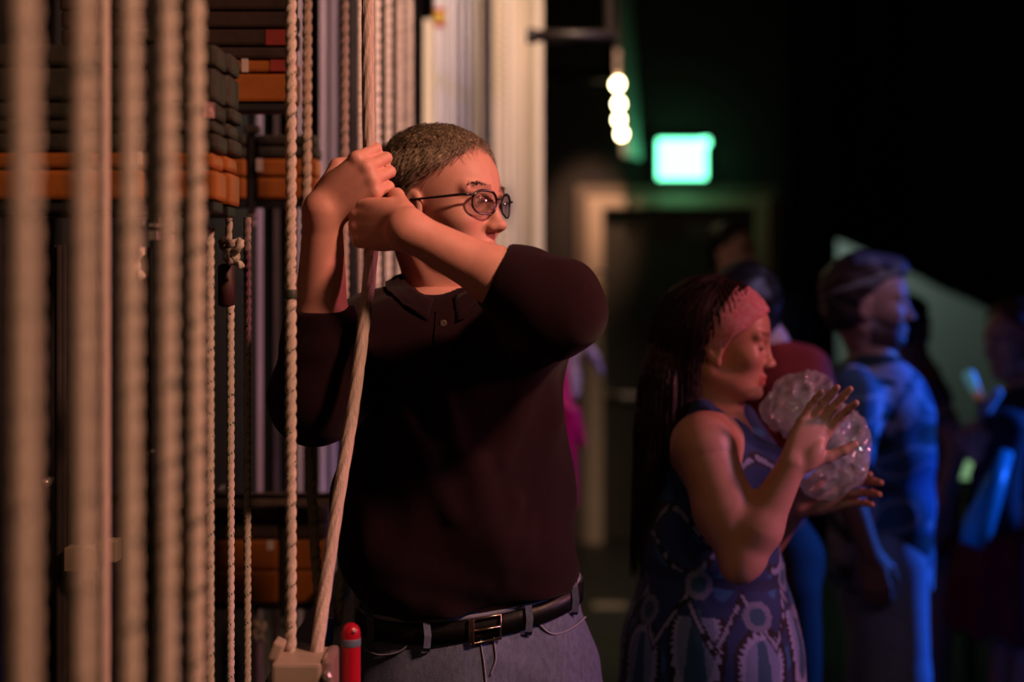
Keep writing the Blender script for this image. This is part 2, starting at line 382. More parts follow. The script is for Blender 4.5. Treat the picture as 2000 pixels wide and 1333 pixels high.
# ---- rope
def rope_mesh(name, pts, R, mats, pitch=None, n=24, step=0.0028, ph=0.0, tracer=True, lobes=3):
    pitch = pitch or R*6.6
    pts = np.array([tuple(p) for p in pts], float); seg = np.linalg.norm(np.diff(pts, axis=0), axis=1); cum = np.concatenate([[0], np.cumsum(seg)])
    L = cum[-1]; m = max(4, int(L/step)); s = np.linspace(0, L, m)
    C = np.stack([smooth_interp(s, cum, pts[:, j]) if len(pts) > 2 else np.interp(s, cum, pts[:, j]) for j in range(3)], 1)
    T = np.gradient(C, axis=0); T /= np.linalg.norm(T, axis=1, keepdims=True)
    U = np.zeros_like(T); u = np.array([1.0, 0, 0]) if abs(T[0, 0]) < 0.9 else np.array([0, 1.0, 0])
    for i in range(m):
        u = u-T[i]*(u @ T[i]); u /= np.linalg.norm(u); U[i] = u
    W = np.cross(T, U)
    th = 2*np.pi*np.arange(n)/n
    rs = R*0.53; o = R-rs; w = 2*np.pi/lobes
    phi = th[None, :]-(2*np.pi*s/pitch)[:, None]-ph
    loc = (phi+w/2) % w-w/2
    rad = o*np.cos(loc)+np.sqrt(np.maximum(rs*rs-(o*np.sin(loc))**2, 1e-9))
    rad = rad*(1+0.012*np.sin(phi*9+s[:, None]*300))
    rad = np.clip(rad, R*0.73, R)
    V = C[:, None, :]+(np.cos(th)[None, :, None]*U[:, None, :]+np.sin(th)[None, :, None]*W[:, None, :])*rad[:, :, None]
    i = np.arange(m-1)[:, None]*n; k = np.arange(n)[None, :]; k2 = (k+1) % n
    Q = np.stack([i+k, i+k2, i+n+k2, i+n+k], -1).reshape(-1, 4)
    mi = np.zeros(len(Q), int)
    if tracer:
        lob = (np.floor((phi+w/2)/w).astype(int) % lobes)[:-1]; sp = ((s*1.0) % (pitch*0.55))[:-1, None]/(pitch*0.55)
        mi = ((lob == 0) & (np.abs(loc[:-1]-(sp-0.2)*1.6+0.1) < 0.17) & (sp < 0.42)).astype(int).reshape(-1)
    nq = len(Q)
    me = bpy.data.meshes.new(name); V = V.reshape(-1, 3).astype(np.float32)
    me.vertices.add(len(V)); me.vertices.foreach_set('co', V.ravel())
    loops = np.concatenate([Q.ravel(), np.arange(n)[::-1], (m-1)*n+np.arange(n)]).astype(np.int32)
    me.loops.add(len(loops)); me.loops.foreach_set('vertex_index', loops)
    me.polygons.add(nq+2); me.polygons.foreach_set('loop_start', np.concatenate([np.arange(nq)*4, [nq*4, nq*4+n]]).astype(np.int32))
    me.update(calc_edges=True)
    for mm in mats: me.materials.append(mm)
    me.polygons.foreach_set('material_index', np.concatenate([mi, [0, 0]]).astype(np.int32))
    me.polygons.foreach_set('use_smooth', np.ones(nq+2, bool)); me.update()
    return me

# ------------------------------------------------------------------ materials
ROPE = mat('rope_fibre', (0.62, 0.53, 0.42), 0.85, var=0.28, scale=260, stretch=(1, 1, 0.35), bump=0.9, bscale=900)
ROPE_WORN = mat('worn_rope_fibre', (0.55, 0.46, 0.33), 0.9, var=0.35, scale=200, stretch=(1, 1, 0.35), bump=1.0, bscale=900)
ROPE_SMOOTH = mat('smooth_rope_fibre', (0.60, 0.48, 0.40), 0.8, var=0.35, scale=500, stretch=(1, 1, 0.02), bump=0.8, bscale=700)
TRACER = mat('green_tracer_yarn', (0.03, 0.075, 0.05), 0.8)
STEEL = mat('dark_steel_brick', (0.034, 0.030, 0.019), 0.55, 0.1, var=0.5, scale=22, bump=0.5, bscale=60, stretch=(1, 1, 1))
STEEL_BROWN = mat('brown_steel_brick', (0.035, 0.018, 0.010), 0.6, 0.1, var=0.5, scale=22, bump=0.5, bscale=60)
ORANGE = mat('orange_painted_steel', (0.28, 0.085, 0.009), 0.45, var=0.22, scale=18, bump=0.3, bscale=70)
REDP = mat('red_painted_steel', (0.25, 0.028, 0.018), 0.5, var=0.3, scale=20)
TAPE = mat('pale_tape', (0.5, 0.44, 0.36), 0.6, var=0.15)
TAPEG = mat('dark_green_tape', (0.03, 0.045, 0.025), 0.5)
BLACKST = mat('black_steel', (0.016, 0.015, 0.015), 0.5, 0.2, var=0.5, scale=15)
DARKRAIL = mat('dark_rail_paint', (0.045, 0.035, 0.032), 0.5, 0.0, var=0.4, scale=12)
ZINC = mat('zinc_steel', (0.50, 0.46, 0.40), 0.35, 0.7, var=0.25, scale=30)
ALU = mat('grey_rail_aluminium', (0.42, 0.38, 0.42), 0.42, 0.15, var=0.3, scale=10, stretch=(1, 1, 0.2))
CREAM = mat('cream_paint', (0.80, 0.68, 0.52), 0.55, var=0.1, scale=6, stretch=(8, 8, 0.4))
WHITEROD = mat('white_rod_paint', (0.70, 0.64, 0.66), 0.5, var=0.15, scale=10, stretch=(4, 4, 0.5))
LOCKP = mat('beige_lock_paint', (0.36, 0.29, 0.22), 0.45, var=0.15, scale=25, bump=0.2)
REDPL = mat('red_handle_plastic', (0.36, 0.006, 0.018), 0.3, var=0.1)
BANDB = mat('grey_blue_band', (0.10, 0.14, 0.19), 0.5)
WALLD = mat('black_wall_paint', (0.028, 0.022, 0.018), 0.8, var=0.3, scale=3)
FLOORM = mat('dark_stage_floor', (0.05, 0.042, 0.036), 0.6, var=0.3, scale=4, bump=0.1)
CURT = mat('black_velour', (0.006, 0.006, 0.006), 0.95, var=0.4, scale=8)
GREYWALL = mat('grey_plaster', (0.30, 0.34, 0.31), 0.8, var=0.1, scale=3)
DOORM = mat('dark_door_paint', (0.055, 0.048, 0.036), 0.5, var=0.2, scale=3)
FRAMEM = mat('cream_door_frame', (0.62, 0.48, 0.36), 0.5, var=0.1, scale=6)
SKIN = mat('skin', (0.66, 0.33, 0.25), 0.56, var=0.10, scale=60, bump=0.12, bscale=500, usecol=True)
SKIN_W = mat('tan_skin', (0.62, 0.33, 0.24), 0.45, var=0.08, scale=50, bump=0.06, bscale=400, usecol=True)
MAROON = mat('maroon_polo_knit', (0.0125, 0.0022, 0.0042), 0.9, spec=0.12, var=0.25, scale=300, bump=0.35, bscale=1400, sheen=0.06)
BLACKC = mat('black_cloth', (0.012, 0.011, 0.012), 0.85)
DENIM = mat('washed_denim', (0.17, 0.21, 0.34), 0.85, var=0.35, scale=150, bump=0.5, bscale=900, stretch=(1, 1, 0.5), usecol=True)
DENIM2 = mat('denim_trim', (0.15, 0.18, 0.29), 0.85, var=0.3, scale=150)
STITCH = mat('denim_seam', (0.26, 0.27, 0.36), 0.85, var=0.2)
LEATHER = mat('black_leather', (0.006, 0.006, 0.006), 0.42, spec=0.3, var=0.3, scale=60, bump=0.2, coat=0.0)
BRASS = mat('dull_nickel', (0.62, 0.50, 0.36), 0.28, 1.0, var=0.15, scale=60)
HAIRG = mat('greying_brown_hair', (0.40, 0.32, 0.21), 0.45, var=0.75, scale=220)
HAIRD = mat('dark_brown_hair', (0.030, 0.013, 0.009), 0.5, var=0.5, scale=160)
HAIRK = mat('black_hair', (0.010, 0.007, 0.006), 0.5, var=0.4, scale=160)
SCLERA = mat('eye_white', (0.6, 0.55, 0.52), 0.2, var=0.05); IRIS = mat('brown_iris', (0.06, 0.035, 0.02), 0.15); PUPIL = mat('pupil', (0.004, 0.004, 0.004), 0.1)
SPECF = mat('black_spectacle_frame', (0.012, 0.010, 0.012), 0.25, coat=0.4)

BROWM = mat('brow_hair', (0.06, 0.04, 0.03), 0.6)
# ------------------------------------------------------------------ setting
def struct(name, mb, m, smooth=False):
    o = mb.build(name, m, smooth=smooth); o['kind'] = 'structure'; return o
struct('floor', MB().box((-2, -1.5, -0.1), (6.5, 12, 0)), FLOORM)
struct('wall_left', MB().box((-1.6, -1.0, 0), (-1.5, 8.6, 6)), WALLD)
struct('ceiling', MB().box((-1.6, -1.0, 6), (6.5, 12, 6.1)), WALLD)
b = MB(); b.box((-1.6, 8.6, 0), (0.45, 8.75, 6)); b.box((1.54, 8.6, 0), (1.85, 8.75, 6)); b.box((0.45, 8.6, 2.08), (1.54, 8.75, 6))
struct('wall_back', b, WALLD)
struct('wall_far_back', MB().box((1.85, 10.4, 0), (6.5, 10.5, 6)), GREYWALL)
struct('wall_far_side', MB().box((1.85, 8.76, 0), (1.95, 10.4, 6)), GREYWALL)
struct('wall_right', MB().box((6.4, -1.0, 0), (6.5, 10.4, 6)), WALLD)
# door
dr = empty('door_1', (1.0, 8.6, 0)); dr['kind'] = 'structure'
b = MB(); b.box((0.385, 8.54, 0), (0.4495, 8.60, 2.15), 0.004).box((1.5405, 8.54, 0), (1.60, 8.60, 2.15), 0.004).box((0.45, 8.54, 2.08), (1.54, 8.60, 2.15), 0.004)
b.build('door_casing', mat('dull_casing_paint', (0.20, 0.15, 0.11), 0.6), dr)
b = MB(); b.box((0.45, 8.51, 0), (0.545, 8.68, 2.0795), 0.004).box((1.460, 8.51, 0), (1.54, 8.68, 2.0795), 0.004).box((0.5452, 8.51, 2.015), (1.4598, 8.68, 2.0795), 0.004)
b.build('door_frame', FRAMEM, dr)
MB().box((0.548, 8.60, 0.01), (1.457, 8.645, 2.012), 0.004).build('door_leaf', DOORM, dr)
h = MB().lathe((0.585, 8.59, 0.895), [(0.012, 0.0), (0.012, -0.03), (0.026, -0.04), (0.032, -0.058), (0.026, -0.075), (0.008, -0.08)], 20, 'Y').build('door_handle', BRASS, dr, True)
MB().box((0.64, 8.53, 0.86), (1.40, 8.575, 0.90), 0.008).build('push_bar', ZINC, dr)
MB().box((1.05, 8.592, 1.83), (1.33, 8.60, 1.94), 0.003).build('door_notice', mat('dull_notice_card', (0.16, 0.17, 0.15), 0.6), dr)
# black masking curtain at right of the door, with folds
def curtain(x0, x1, Y, z0, z1, name, label, amp=0.05):
    nx = 90; V = []; F = []
    for side in (0, 1):
        for i in range(nx+1):
            x = x0+(x1-x0)*i/nx; y = Y+amp*math.sin(i*0.75)+0.02*math.sin(i*1.9)+side*0.012
            V.append((x, y, z0)); V.append((x, y+0.01, z1))
    n = 2*(nx+1)
    for i in range(nx):
        F.append((2*i, 2*i+2, 2*i+3, 2*i+1)); F.append((n+2*i, n+2*i+1, n+2*i+3, n+2*i+2)); F.append((2*i, n+2*i, n+2*i+2, 2*i+2)); F.append((2*i+1, 2*i+3, n+2*i+3, n+2*i+1))
    F += [(0, 1, n+1, n), (2*nx, n+2*nx, n+2*nx+1, 2*nx+1)]
    o = obj_from(name, V, F, CURT); return tag(o, label, 'curtain')
curtain(1.61, 1.92, 8.42, 0.02, 5.6, 'stage_curtain', 'black velour masking curtain hanging right of the dark door', 0.025)
b = MB()
# sloping black border cloth that masks the top of the grey wall
N = 60; V = []; F = []
for i in range(N+1):
    x = 1.9+4.5*i/N; zb = max(0.5, 1.835-0.469*(x-2.06)); y = 8.95+0.04*math.sin(i*1.3)
    for yy in (y, y+0.012): V += [(x, yy, zb), (x, yy, 5.8)]
for i in range(N):
    a = 4*i; F += [(a, a+4, a+5, a+1), (a+2, a+3, a+7, a+6), (a, a+2, a+6, a+4), (a+1, a+5, a+7, a+3)]
F += [(0, 1, 3, 2), (4*N, 4*N+2, 4*N+3, 4*N+1)]
tag(obj_from('border_curtain', V, F, CURT), 'black border cloth with a sloping lower edge above the grey lit wall', 'curtain')
# exit sign
ex = empty('exit_sign', (P(1330, 312, 8.5))); tag(ex, 'glowing green white illuminated sign box above the dark door', 'sign')
SIGN = mat('sign_face', (0.6, 0.9, 0.75), 0.4, emis=(0.16, 1.0, 0.50), estr=6.0)
c0 = P(1284, 350, 8.5); c1 = P(1376, 275, 8.5)
MB().box((c0.x-0.012, 8.47, c0.z-0.012), (c1.x+0.012, 8.58, c1.z+0.012), 0.008).build('sign_housing', mat('sign_housing', (0.05, 0.06, 0.05), 0.5), ex)
MB().box((c0.x, 8.425, c0.z), (c1.x, 8.4705, c1.z), 0.004).build('sign_face', SIGN, ex)
MB().box((c1.x-0.03, 8.415, c1.z-0.035), (c1.x+0.018, 8.475, c1.z+0.005), 0.004).build('indicator_lamp', SIGN, ex)
# tilted narrow scenery flat lit green
fl = empty('scenery_flat', P(1243, 574, 8.2)-Vector((0, 0, 1.5))); tag(fl, 'tall narrow leaning scenery flat with a green lit edge left of the glowing sign', 'scenery flat')
b = MB(); Rz = Matrix.Rotation(math.radians(68), 3, 'Z'); Ry = Matrix.Rotation(math.radians(-3.0), 3, 'Y')
pc = P(1240, 300, 8.2); FLATM = mat('flat_canvas', (0.55, 0.60, 0.52), 0.6, var=0.3)
b.box((pc.x-0.15, 8.36, 2.30), (pc.x+0.15, 8.385, 5.6), 0.004, Ry @ Rz, (pc.x, 8.37, 2.3)).build('canvas_panel', FLATM, fl)
MB().box((pc.x-0.015, 8.3855, 2.32), (pc.x+0.015, 8.41, 5.5), 0.002, Ry @ Rz, (pc.x, 8.37, 2.3)).build('batten', BLACKST, fl)
# string of bulbs
sb = empty('bulb_string', P(1205, 120, 7.2)); tag(sb, 'hanging string of glowing round bulbs beside the green lit flat', 'string lights')
pts = [P(1190, -60, 7.2), P(1194, 20, 7.2), P(1200, 100, 7.2), P(1205, 165, 7.2), P(1210, 220, 7.2), P(1216, 266, 7.2)]
MB().tube(pts, 0.006, 8).build('cable', BLACKST, sb, True)
BULB = mat('lit_bulb', (1, 0.9, 0.7), 0.3, emis=(1.0, 0.80, 0.42), estr=26.0)
BULBD = mat('dim_bulb', (0.85, 0.55, 0.45), 0.3, emis=(1.0, 0.50, 0.30), estr=0.55)
BULBF = mat('faint_bulb', (0.55, 0.30, 0.28), 0.3, emis=(1.0, 0.40, 0.35), estr=0.10)
for (x, y, r, m_) in [(1206, 164, .026, BULB), (1209, 203, .023, BULB), (1209, 234, .022, BULB), (1214, 262, .022, BULB), (1203, 106, .022, BULBD), (1203, 126, .020, BULBD), (1204, 143, .018, BULBD),
                  (1199, 78, .019, BULBF), (1198, 60, .019, BULBF), (1197, 40, .019, BULBF), (1196, 20, .019, BULBF), (1194, 2, .02, BULBF)]:
    c = P(x, y, 7.2); q = MB(); q.ball(c, (r, r, r*1.15), 10); o = q.build('bulb', m_, sb, True)
# dark pipes upper middle
for (px0, px1, py, r, Y, lab) in [(1028, 1202, 70, 0.020, 4.6, 'upper of two dark horizontal pipes beyond the cream column'), (1062, 1202, 147, 0.028, 6.6, 'lower of two dark horizontal pipes beyond the cream column')]:
    b = MB(); a, c = P(px0, py, Y), P(px1, py, Y); b.tube([a, c], r, 16); b.tube([a+Vector((0.0, 0, 0)), a+Vector((0.03, 0, 0))], r*1.25, 16)
    b.tube([c+Vector((-0.02, 0, 0)), c+Vector((-0.02, 0.02, 0)), c+Vector((-0.02, 0.02, 3))], r*0.7, 10)
    tag(b.build('steel_pipe', mat('brown_pipe_paint', (0.018, 0.011, 0.009), 0.5), smooth=True), lab, 'pipe', 'dark horizontal pipes')
# floor tape
a = P(1190, 1181, 1.5*FPX/(1181-HORIZ)); tag(MB().box((a.x-0.08, a.y-0.09, 0.0), (a.x+0.08, a.y+0.03, 0.002)).build('floor_tape', mat('white_floor_tape', (0.6, 0.5, 0.4), 0.6)), 'short strip of pale tape stuck on the dark floor in front of the door', 'tape')

# ------------------------------------------------------------------ hand lines
TOPZ = 3.4; RAILZ = 0.93
def straight_rope(px, Y, R, label, group='beige twisted hand lines', py=574, z0=RAILZ, z1=TOPZ, n=24, step=0.0028, mats=None, ph=0.0, me=None, tracer=True, name='rope', lobes=3, pitch=None):
    X = (px-1000)/FPX*Y
    if me is None: me = rope_mesh(name, [(0, 0, 0), (0, 0, z1-z0)], R, mats or [ROPE, TRACER], n=n, step=step, tracer=tracer, lobes=lobes, pitch=pitch)
    o = bpy.data.objects.new(name, me); col.objects.link(o); o.location = (X, Y, z0); o.rotation_euler = (0, 0, ph)
    tag(o, label, 'rope', group); return o, me
near = None
specs = [(44, 0.93, 'blurred near beige twisted rope at the left edge of the view'),
         (161, 1.03, 'blurred near beige twisted rope, second from the left edge'),
         (251, 1.17, 'blurred beige twisted rope right of the thin smooth pinkish rope'),
         (324, 1.26, 'fourth thick beige twisted rope from the left, left one of a close pair'),
         (380, 1.42, 'right one of the close pair of thick twisted ropes in front of the weights')]
me = None
for i, (px, Y, lab) in enumerate(specs):
    o, m2 = straight_rope(px, Y, (0.0095, 0.0097, 0.0100, 0.0102, 0.0103)[i], lab, ph=i*1.3, me=me if i in (1,) else None, step=0.004, n=22); me = m2
# thin smooth line
straight_rope(204, 1.62, 0.0060, 'thin smooth pinkish rope running straight between two thick twisted ropes', mats=[ROPE_SMOOTH, TRACER], tracer=False, lobes=8, pitch=0.6, group=None, step=0.006)
# in-focus pair
o, m2 = straight_rope(568, 2.02, 0.0084, 'sharp twisted rope with a dark green tape band, running into the beige lock box', z0=0.985, n=30, step=0.0022)
t = MB(); a = P(568, 574, 2.02); t.lathe((a.x, a.y, 0), [(0.0088, P(0, 584, 2.02).z), (0.0092, P(0, 582, 2.02).z), (0.0092, P(0, 568, 2.02).z), (0.0088, P(0, 566, 2.02).z)], 20)
o2 = t.build('tape_band', TAPEG, smooth=True); setparent(o2, o); o2['label'] = 'dark green tape band'
pts = [P(600, -900, 2.55), P(600, -200, 2.55), P(599, 300, 2.55), P(597, 700, 2.55), P(602, 850, 2.53), P(610, 980, 2.5), P(620, 1130, 2.42), P(632, 1230, 2.36), P(642, 1330, 2.3)]
o = bpy.data.objects.new('rope', rope_mesh('rope', pts, 0.0095, [ROPE_WORN, TRACER], n=28, step=0.0024)); col.objects.link(o)
tag(o, 'worn twisted rope just right of the taped rope, bending at its lower end', 'rope', 'beige twisted hand lines')
# further ropes of the row
far = [(672, 2.70, 0.0096, 'twisted rope left of the raised fists, right of the two violet guide rails'),
       (702, 2.95, 0.0066, 'thin twisted rope just left of the gripped rope above the fists'),
       (734, 3.10, 0.0105, 'twisted rope just right of the gripped rope above the fists'),
       (756, 3.40, 0.0110, 'second rope right of the gripped rope above the head'),
       (779, 3.75, 0.0118, 'third rope right of the gripped rope above the head'),
       (798, 4.10, 0.0118, 'fourth rope right of the gripped rope, last before the dark gap')]
for i, (px, Y, R, lab) in enumerate(far):
    straight_rope(px, Y, R, lab, ph=i*0.9+0.4, n=24, step=0.0032)
# back lines under the arbors
for i, (px, Y, R, lab, ztop) in enumerate([(410, 2.02, 0.0066, 'slim twisted rope right behind the thick close pair, hanging below the nearest weights', P(0, 445, 2.02).z),
                                      (450, 2.13, 0.0064, 'slim twisted rope hanging down from the dark sleeve and knot', P(0, 596, 2.13).z),
                                      (483, 2.30, 0.0066, 'slim dull twisted rope right of the knotted one', P(0, 425, 2.3).z)]):
    straight_rope(px, Y, R, lab, 'slim lines below the arbors', z1=ztop, z0=0.6, n=20, step=0.003, ph=i)
# collar + knot
def knot(c, s, name, label, seed):
    pts = []
    for i in range(46):
        t = i/45*2*math.pi*0.97
        x = (math.sin(t)+1.6*math.sin(2*t))*0.34; z = (math.cos(t)-1.6*math.cos(2*t))*0.40; y = -math.sin(3*t)*0.5
        pts.append(Vector((c.x+x*s, c.y+y*s, c.z+z*s)))
    pts = [c+Vector((-0.2*s, 0, 2.6*s))]+pts+[c+Vector((0.5*s, -0.1*s, -1.0*s)), c+Vector((0.9*s, -0.1*s, -1.5*s))]
    me = rope_mesh(name, pts, s*0.31, [ROPE, TRACER], n=16, step=0.002)
    o = bpy.data.objects.new(name, me); col.objects.link(o); tag(o, label, 'knot', 'rope knots under the arbors')
knot(P(452, 487, 2.10), 0.0185, 'rope_knot', 'beige rope knot hanging below the nearest weights above the dark sleeve', 1)
knot(P(256, 503, 1.93), 0.019, 'rope_knot', 'blurred beige rope knot half hidden behind the third thick rope', 2)
a = P(442, 560, 2.13); tag(MB().lathe((a.x, 2.13, 0), [(0.006, P(0, 600, 2.13).z), (0.0125, P(0, 596, 2.13).z), (0.0125, P(0, 520, 2.13).z), (0.006, P(0, 515, 2.13).z)], 20).build('rope_sleeve', mat('dark_red_tape', (0.05, 0.012, 0.012), 0.6), smooth=True), 'dark reddish wrapped sleeve under the rope knot', 'sleeve')
# the gripped rope: above vertical, then slanting down into the lock
HY = 2.14
GP = [P(720, -900, HY+0.12), P(719, -100, HY+0.05), P(719, 150, HY+0.01), P(722, 300, HY), P(729, 400, HY), P(727, 480, HY), P(712, 620, HY-0.01), P(689, 800, HY-0.03), P(660, 980, HY-0.06), P(634, 1160, HY-0.09), P(619, 1272, HY-0.12), P(616, 1300, HY-0.12)]
o = bpy.data.objects.new('rope', rope_mesh('rope', GP, 0.0098, [ROPE_SMOOTH, TRACER], n=28, step=0.003, tracer=False, pitch=0.30, lobes=6)); col.objects.link(o)
tag(o, 'pale rope gripped in both fists, slanting down across the shirt to the lock box', 'rope')

# guide rails and rods (each a steel bar of its own)
def bar(px, wpx, Y, z0, z1, m_, label, name='guide_rail', dep=None, cat='rail', group='vertical guide rails behind the ropes', ribs=True):
    X = (px-1000)/FPX*Y; hw = wpx/FPX*Y/2; d = dep or hw
    b = MB(); b.box((X-hw, Y-0.004, z0), (X+hw, Y+0.004, z1), 0.0015)
    if ribs: b.box((X-hw*0.28, Y-d*1.4, z0), (X+hw*0.28, Y, z1), 0.001)
    o = b.build(name, m_); tag(o, label, cat, group); return o
first_rail = bar(118, 22, 2.35, 0.0, 1.58, DARKRAIL, 'dark brown guide rail left of the second thick rope')
bar(285, 24, 2.45, 0.0, 1.58, BLACKST, 'black guide rail behind the third thick rope')
bar(505, 15, 3.3, 0, 3.2, ALU, 'dim guide rail, leftmost of those right of the slim ropes')
bar(538, 14, 3.4, 0, 3.2, DARKRAIL, 'dark guide rail left of the taped rope')
bar(584, 12, 3.5, 0, 3.2, ALU, 'guide rail glimpsed between the taped rope and the worn rope')
bar(629, 15, 3.75, 0, 3.6, ALU, 'violet lit guide rail, left one of the pair left of the raised fists')
bar(650, 15, 3.95, 0, 3.6, ALU, 'violet lit guide rail, right one of the pair left of the raised fists')
bar(690, 12, 4.4, 0, 3.6, DARKRAIL, 'dark guide rail behind the raised fists')
bar(815, 20, 5.2, 0, 4.6, DARKRAIL, 'dark rail in the gap between the last rope and the tan rods')
# far sheaf of rods
for i, (px, wd, m_, lab) in enumerate([(832, 9, CREAM, 'tan rod at the left edge of the far sheaf of rods'), (841, 8, CREAM, 'second tan rod of the far sheaf'),
        (857, 20, WHITEROD, 'wide white rod carrying a red and yellow tape mark'), (878, 15, WHITEROD, 'lilac rod just right of the taped white rod'), (894, 13, ALU, 'grey lilac rod in the middle of the far sheaf above the hair'),
        (909, 13, ALU, 'violet rod fourth from the right of the far sheaf'), (924, 13, ALU, 'violet rod third from the right of the far sheaf'), (937, 8, CREAM, 'tan rod second from the right of the far sheaf'), (947, 8, CREAM, 'tan rod at the right edge of the far sheaf beside the dark slit')]):
    Y = 4.9+i*0.05; X = (px-1000)/FPX*Y; r = wd/FPX*Y/2; z1 = 4.2 if i > 1 else P(0, 38, Y).z
    b = MB().tube([(X, Y, 0.0), (X, Y, z1)], r, 14); o = b.build('rod', m_, smooth=True); tag(o, lab, 'rod', 'far sheaf of vertical rods')
    if i == 2:
        for (y0, y1, cc) in [(18, 26, (0.6, 0.03, 0.02)), (27, 45, (0.8, 0.55, 0.06)), (46, 54, (0.6, 0.03, 0.02))]:
            t = MB().tube([(X, Y, P(0, y1, Y).z), (X, Y, P(0, y0, Y).z)], r+0.0015, 14).build('tape_mark', mat('mark', cc, 0.6), smooth=True); setparent(t, o); t['label'] = 'red tape mark' if cc[1] < 0.1 else 'yellow tape mark'
# cream column with ropes in front of it
cl = empty('steel_column', (0.07, 5.4, 0)); tag(cl, 'bright cream painted ribbed column right of the dark slit behind the man', 'column')
b = MB()
x0, x1 = P(1000, 0, 5.4).x, P(1060, 0, 5.4).x
b.box((x0-0.02, 5.44, 0), (x1, 5.52, 4.6), 0.004); b.build('web', CREAM, cl)
for px in (1003, 1013, 1024, 1036):
    X = P(px, 0, 5.4).x; MB().tube([(X, 5.41, 0), (X, 5.41, 4.6)], 0.0105, 12).build('conduit', CREAM, cl, True)
MB().box((x1-0.035, 5.36, 0), (x1, 5.44, 4.6), 0.004).build('flange', CREAM, cl)
for i, (px, R, lab) in enumerate([(967, 0.013, 'leftmost of three bright ropes against the cream column'), (981, 0.0135, 'middle of three bright ropes against the cream column'), (995, 0.013, 'rightmost of three bright ropes against the cream column')]):
    straight_rope(px, 5.1, R, lab, 'bright far ropes by the cream column', ph=i, n=18, step=0.006, z1=4.4, z0=0.8, mats=[mat('bleached_rope', (0.78, 0.66, 0.52), 0.85, var=0.2, scale=200), TRACER], tracer=False)
struct('trim_1', MB().box((-0.62, 4.3, 0), (-0.2, 4.4, 0.9), 0.005), BLACKST)

# lock rail
lr = MB().box((-0.365, 0.5, 0.86), (-0.235, 1.90, 0.93), 0.004).box((-0.365, 2.10, 0.86), (-0.27, 4.3, 0.93), 0.004).box((-0.365, 0.5, 0.80), (-0.34, 4.3, 0.90), 0.004)
for yy in (0.55, 1.5, 2.6, 3.4, 4.2): lr.box((-0.36, yy, 0), (-0.30, yy+0.05, 0.87), 0.003)
tag(lr.build('locking_rail', BLACKST), 'black steel locking rail on posts running under the ropes', 'rail')
# beige rope lock
lk = empty('rope_lock', (-0.295, 2.0, 0.80)); tag(lk, 'beige metal rope lock box at the foot of the slanting rope', 'rope lock')
b = MB(); b.box((-0.330, 1.95, 0.80), (-0.262, 2.05, 0.992), 0.005); b.build('housing', LOCKP, lk)
MB().box((-0.338, 1.985, 0.985), (-0.322, 2.03, 1.012), 0.004, Matrix.Rotation(0.35, 3, 'Y')).build('lug', LOCKP, lk)
MB().box((-0.2625, 1.955, 0.80), (-0.247, 2.04, 0.997), 0.006).build('side_plate', mat('pinkish_cast_metal', (0.5, 0.34, 0.32), 0.3, 0.5, var=0.2), lk)
for (yy, zz) in ((1.952, 0.955), (1.952, 0.975), (1.952, 0.93)):
    MB().lathe((-0.254, yy, zz), [(0.007, 0.004), (0.007, -0.004), (0.004, -0.007)], 6, 'Y').build('bolt', ZINC, lk)
# red handle
hd = empty('lock_handle', (-0.229, 2.04, 0.80)); tag(hd, 'glossy red lever handle with a grey band standing beside the beige lock box', 'handle')
b = MB(); cx = P(685, 0, 2.04).x
zt = P(0, 1217, 2.04).z
b.lathe((cx, 2.04, 0), [(0.013, 0.80), (0.0142, 0.86), (0.0142, zt-0.016), (0.0135, zt-0.010), (0.011, zt-0.005), (0.006, zt-0.001), (0.001, zt)], 24); b.build('grip', REDPL, hd, True)
z0, z1 = P(0, 1262, 2.04).z, P(0, 1247, 2.04).z
MB().lathe((cx, 2.04, 0), [(0.0144, z0), (0.0147, z0+0.001), (0.0147, z1-0.001), (0.0144, z1)], 24).build('grip_band', BANDB, hd, True)
MB().lathe((cx+0.006, 2.0285, zt-0.010), [(0.0022, 0.0), (0.0022, -0.003), (0.001, -0.004)], 10, 'Y').build('rivet', BRASS, hd, True)
MB().box((cx-0.006, 2.034, 0.78), (cx+0.006, 2.046, 0.82)).build('shank', BLACKST, hd)
# other rope pieces by the hip
for (pts, R, lab) in [([P(668, 1090, 2.5), P(662, 1180, 2.48), P(660, 1290, 2.45), P(655, 1400, 2.42)], 0.009, 'dim rope behind the red handle'),
                      ([P(699, 1120, 2.44), P(699, 1180, 2.43), P(697, 1230, 2.42), P(700, 1340, 2.40)], 0.0075, 'short pink lit rope between the red handle and the jeans')]:
    o = bpy.data.objects.new('rope', rope_mesh('rope', pts, R, [ROPE_WORN, TRACER], n=18)); col.objects.link(o); tag(o, lab, 'rope')
bl = MB().lathe((P(642, 0, 2.32).x, 2.32, 0), [(0.006, 0.93), (0.0075, 0.94), (0.0075, P(0, 1212, 2.32).z), (0.006, P(0, 1208, 2.32).z)], 16); tag(bl.build('rope_sleeve', mat('blue_lit_tube', (0.04, 0.10, 0.75), 0.35), smooth=True), 'tube coloured as lit blue, just right of the foot of the slanting rope', 'sleeve')  # blue light falling on the tube is put into its colour

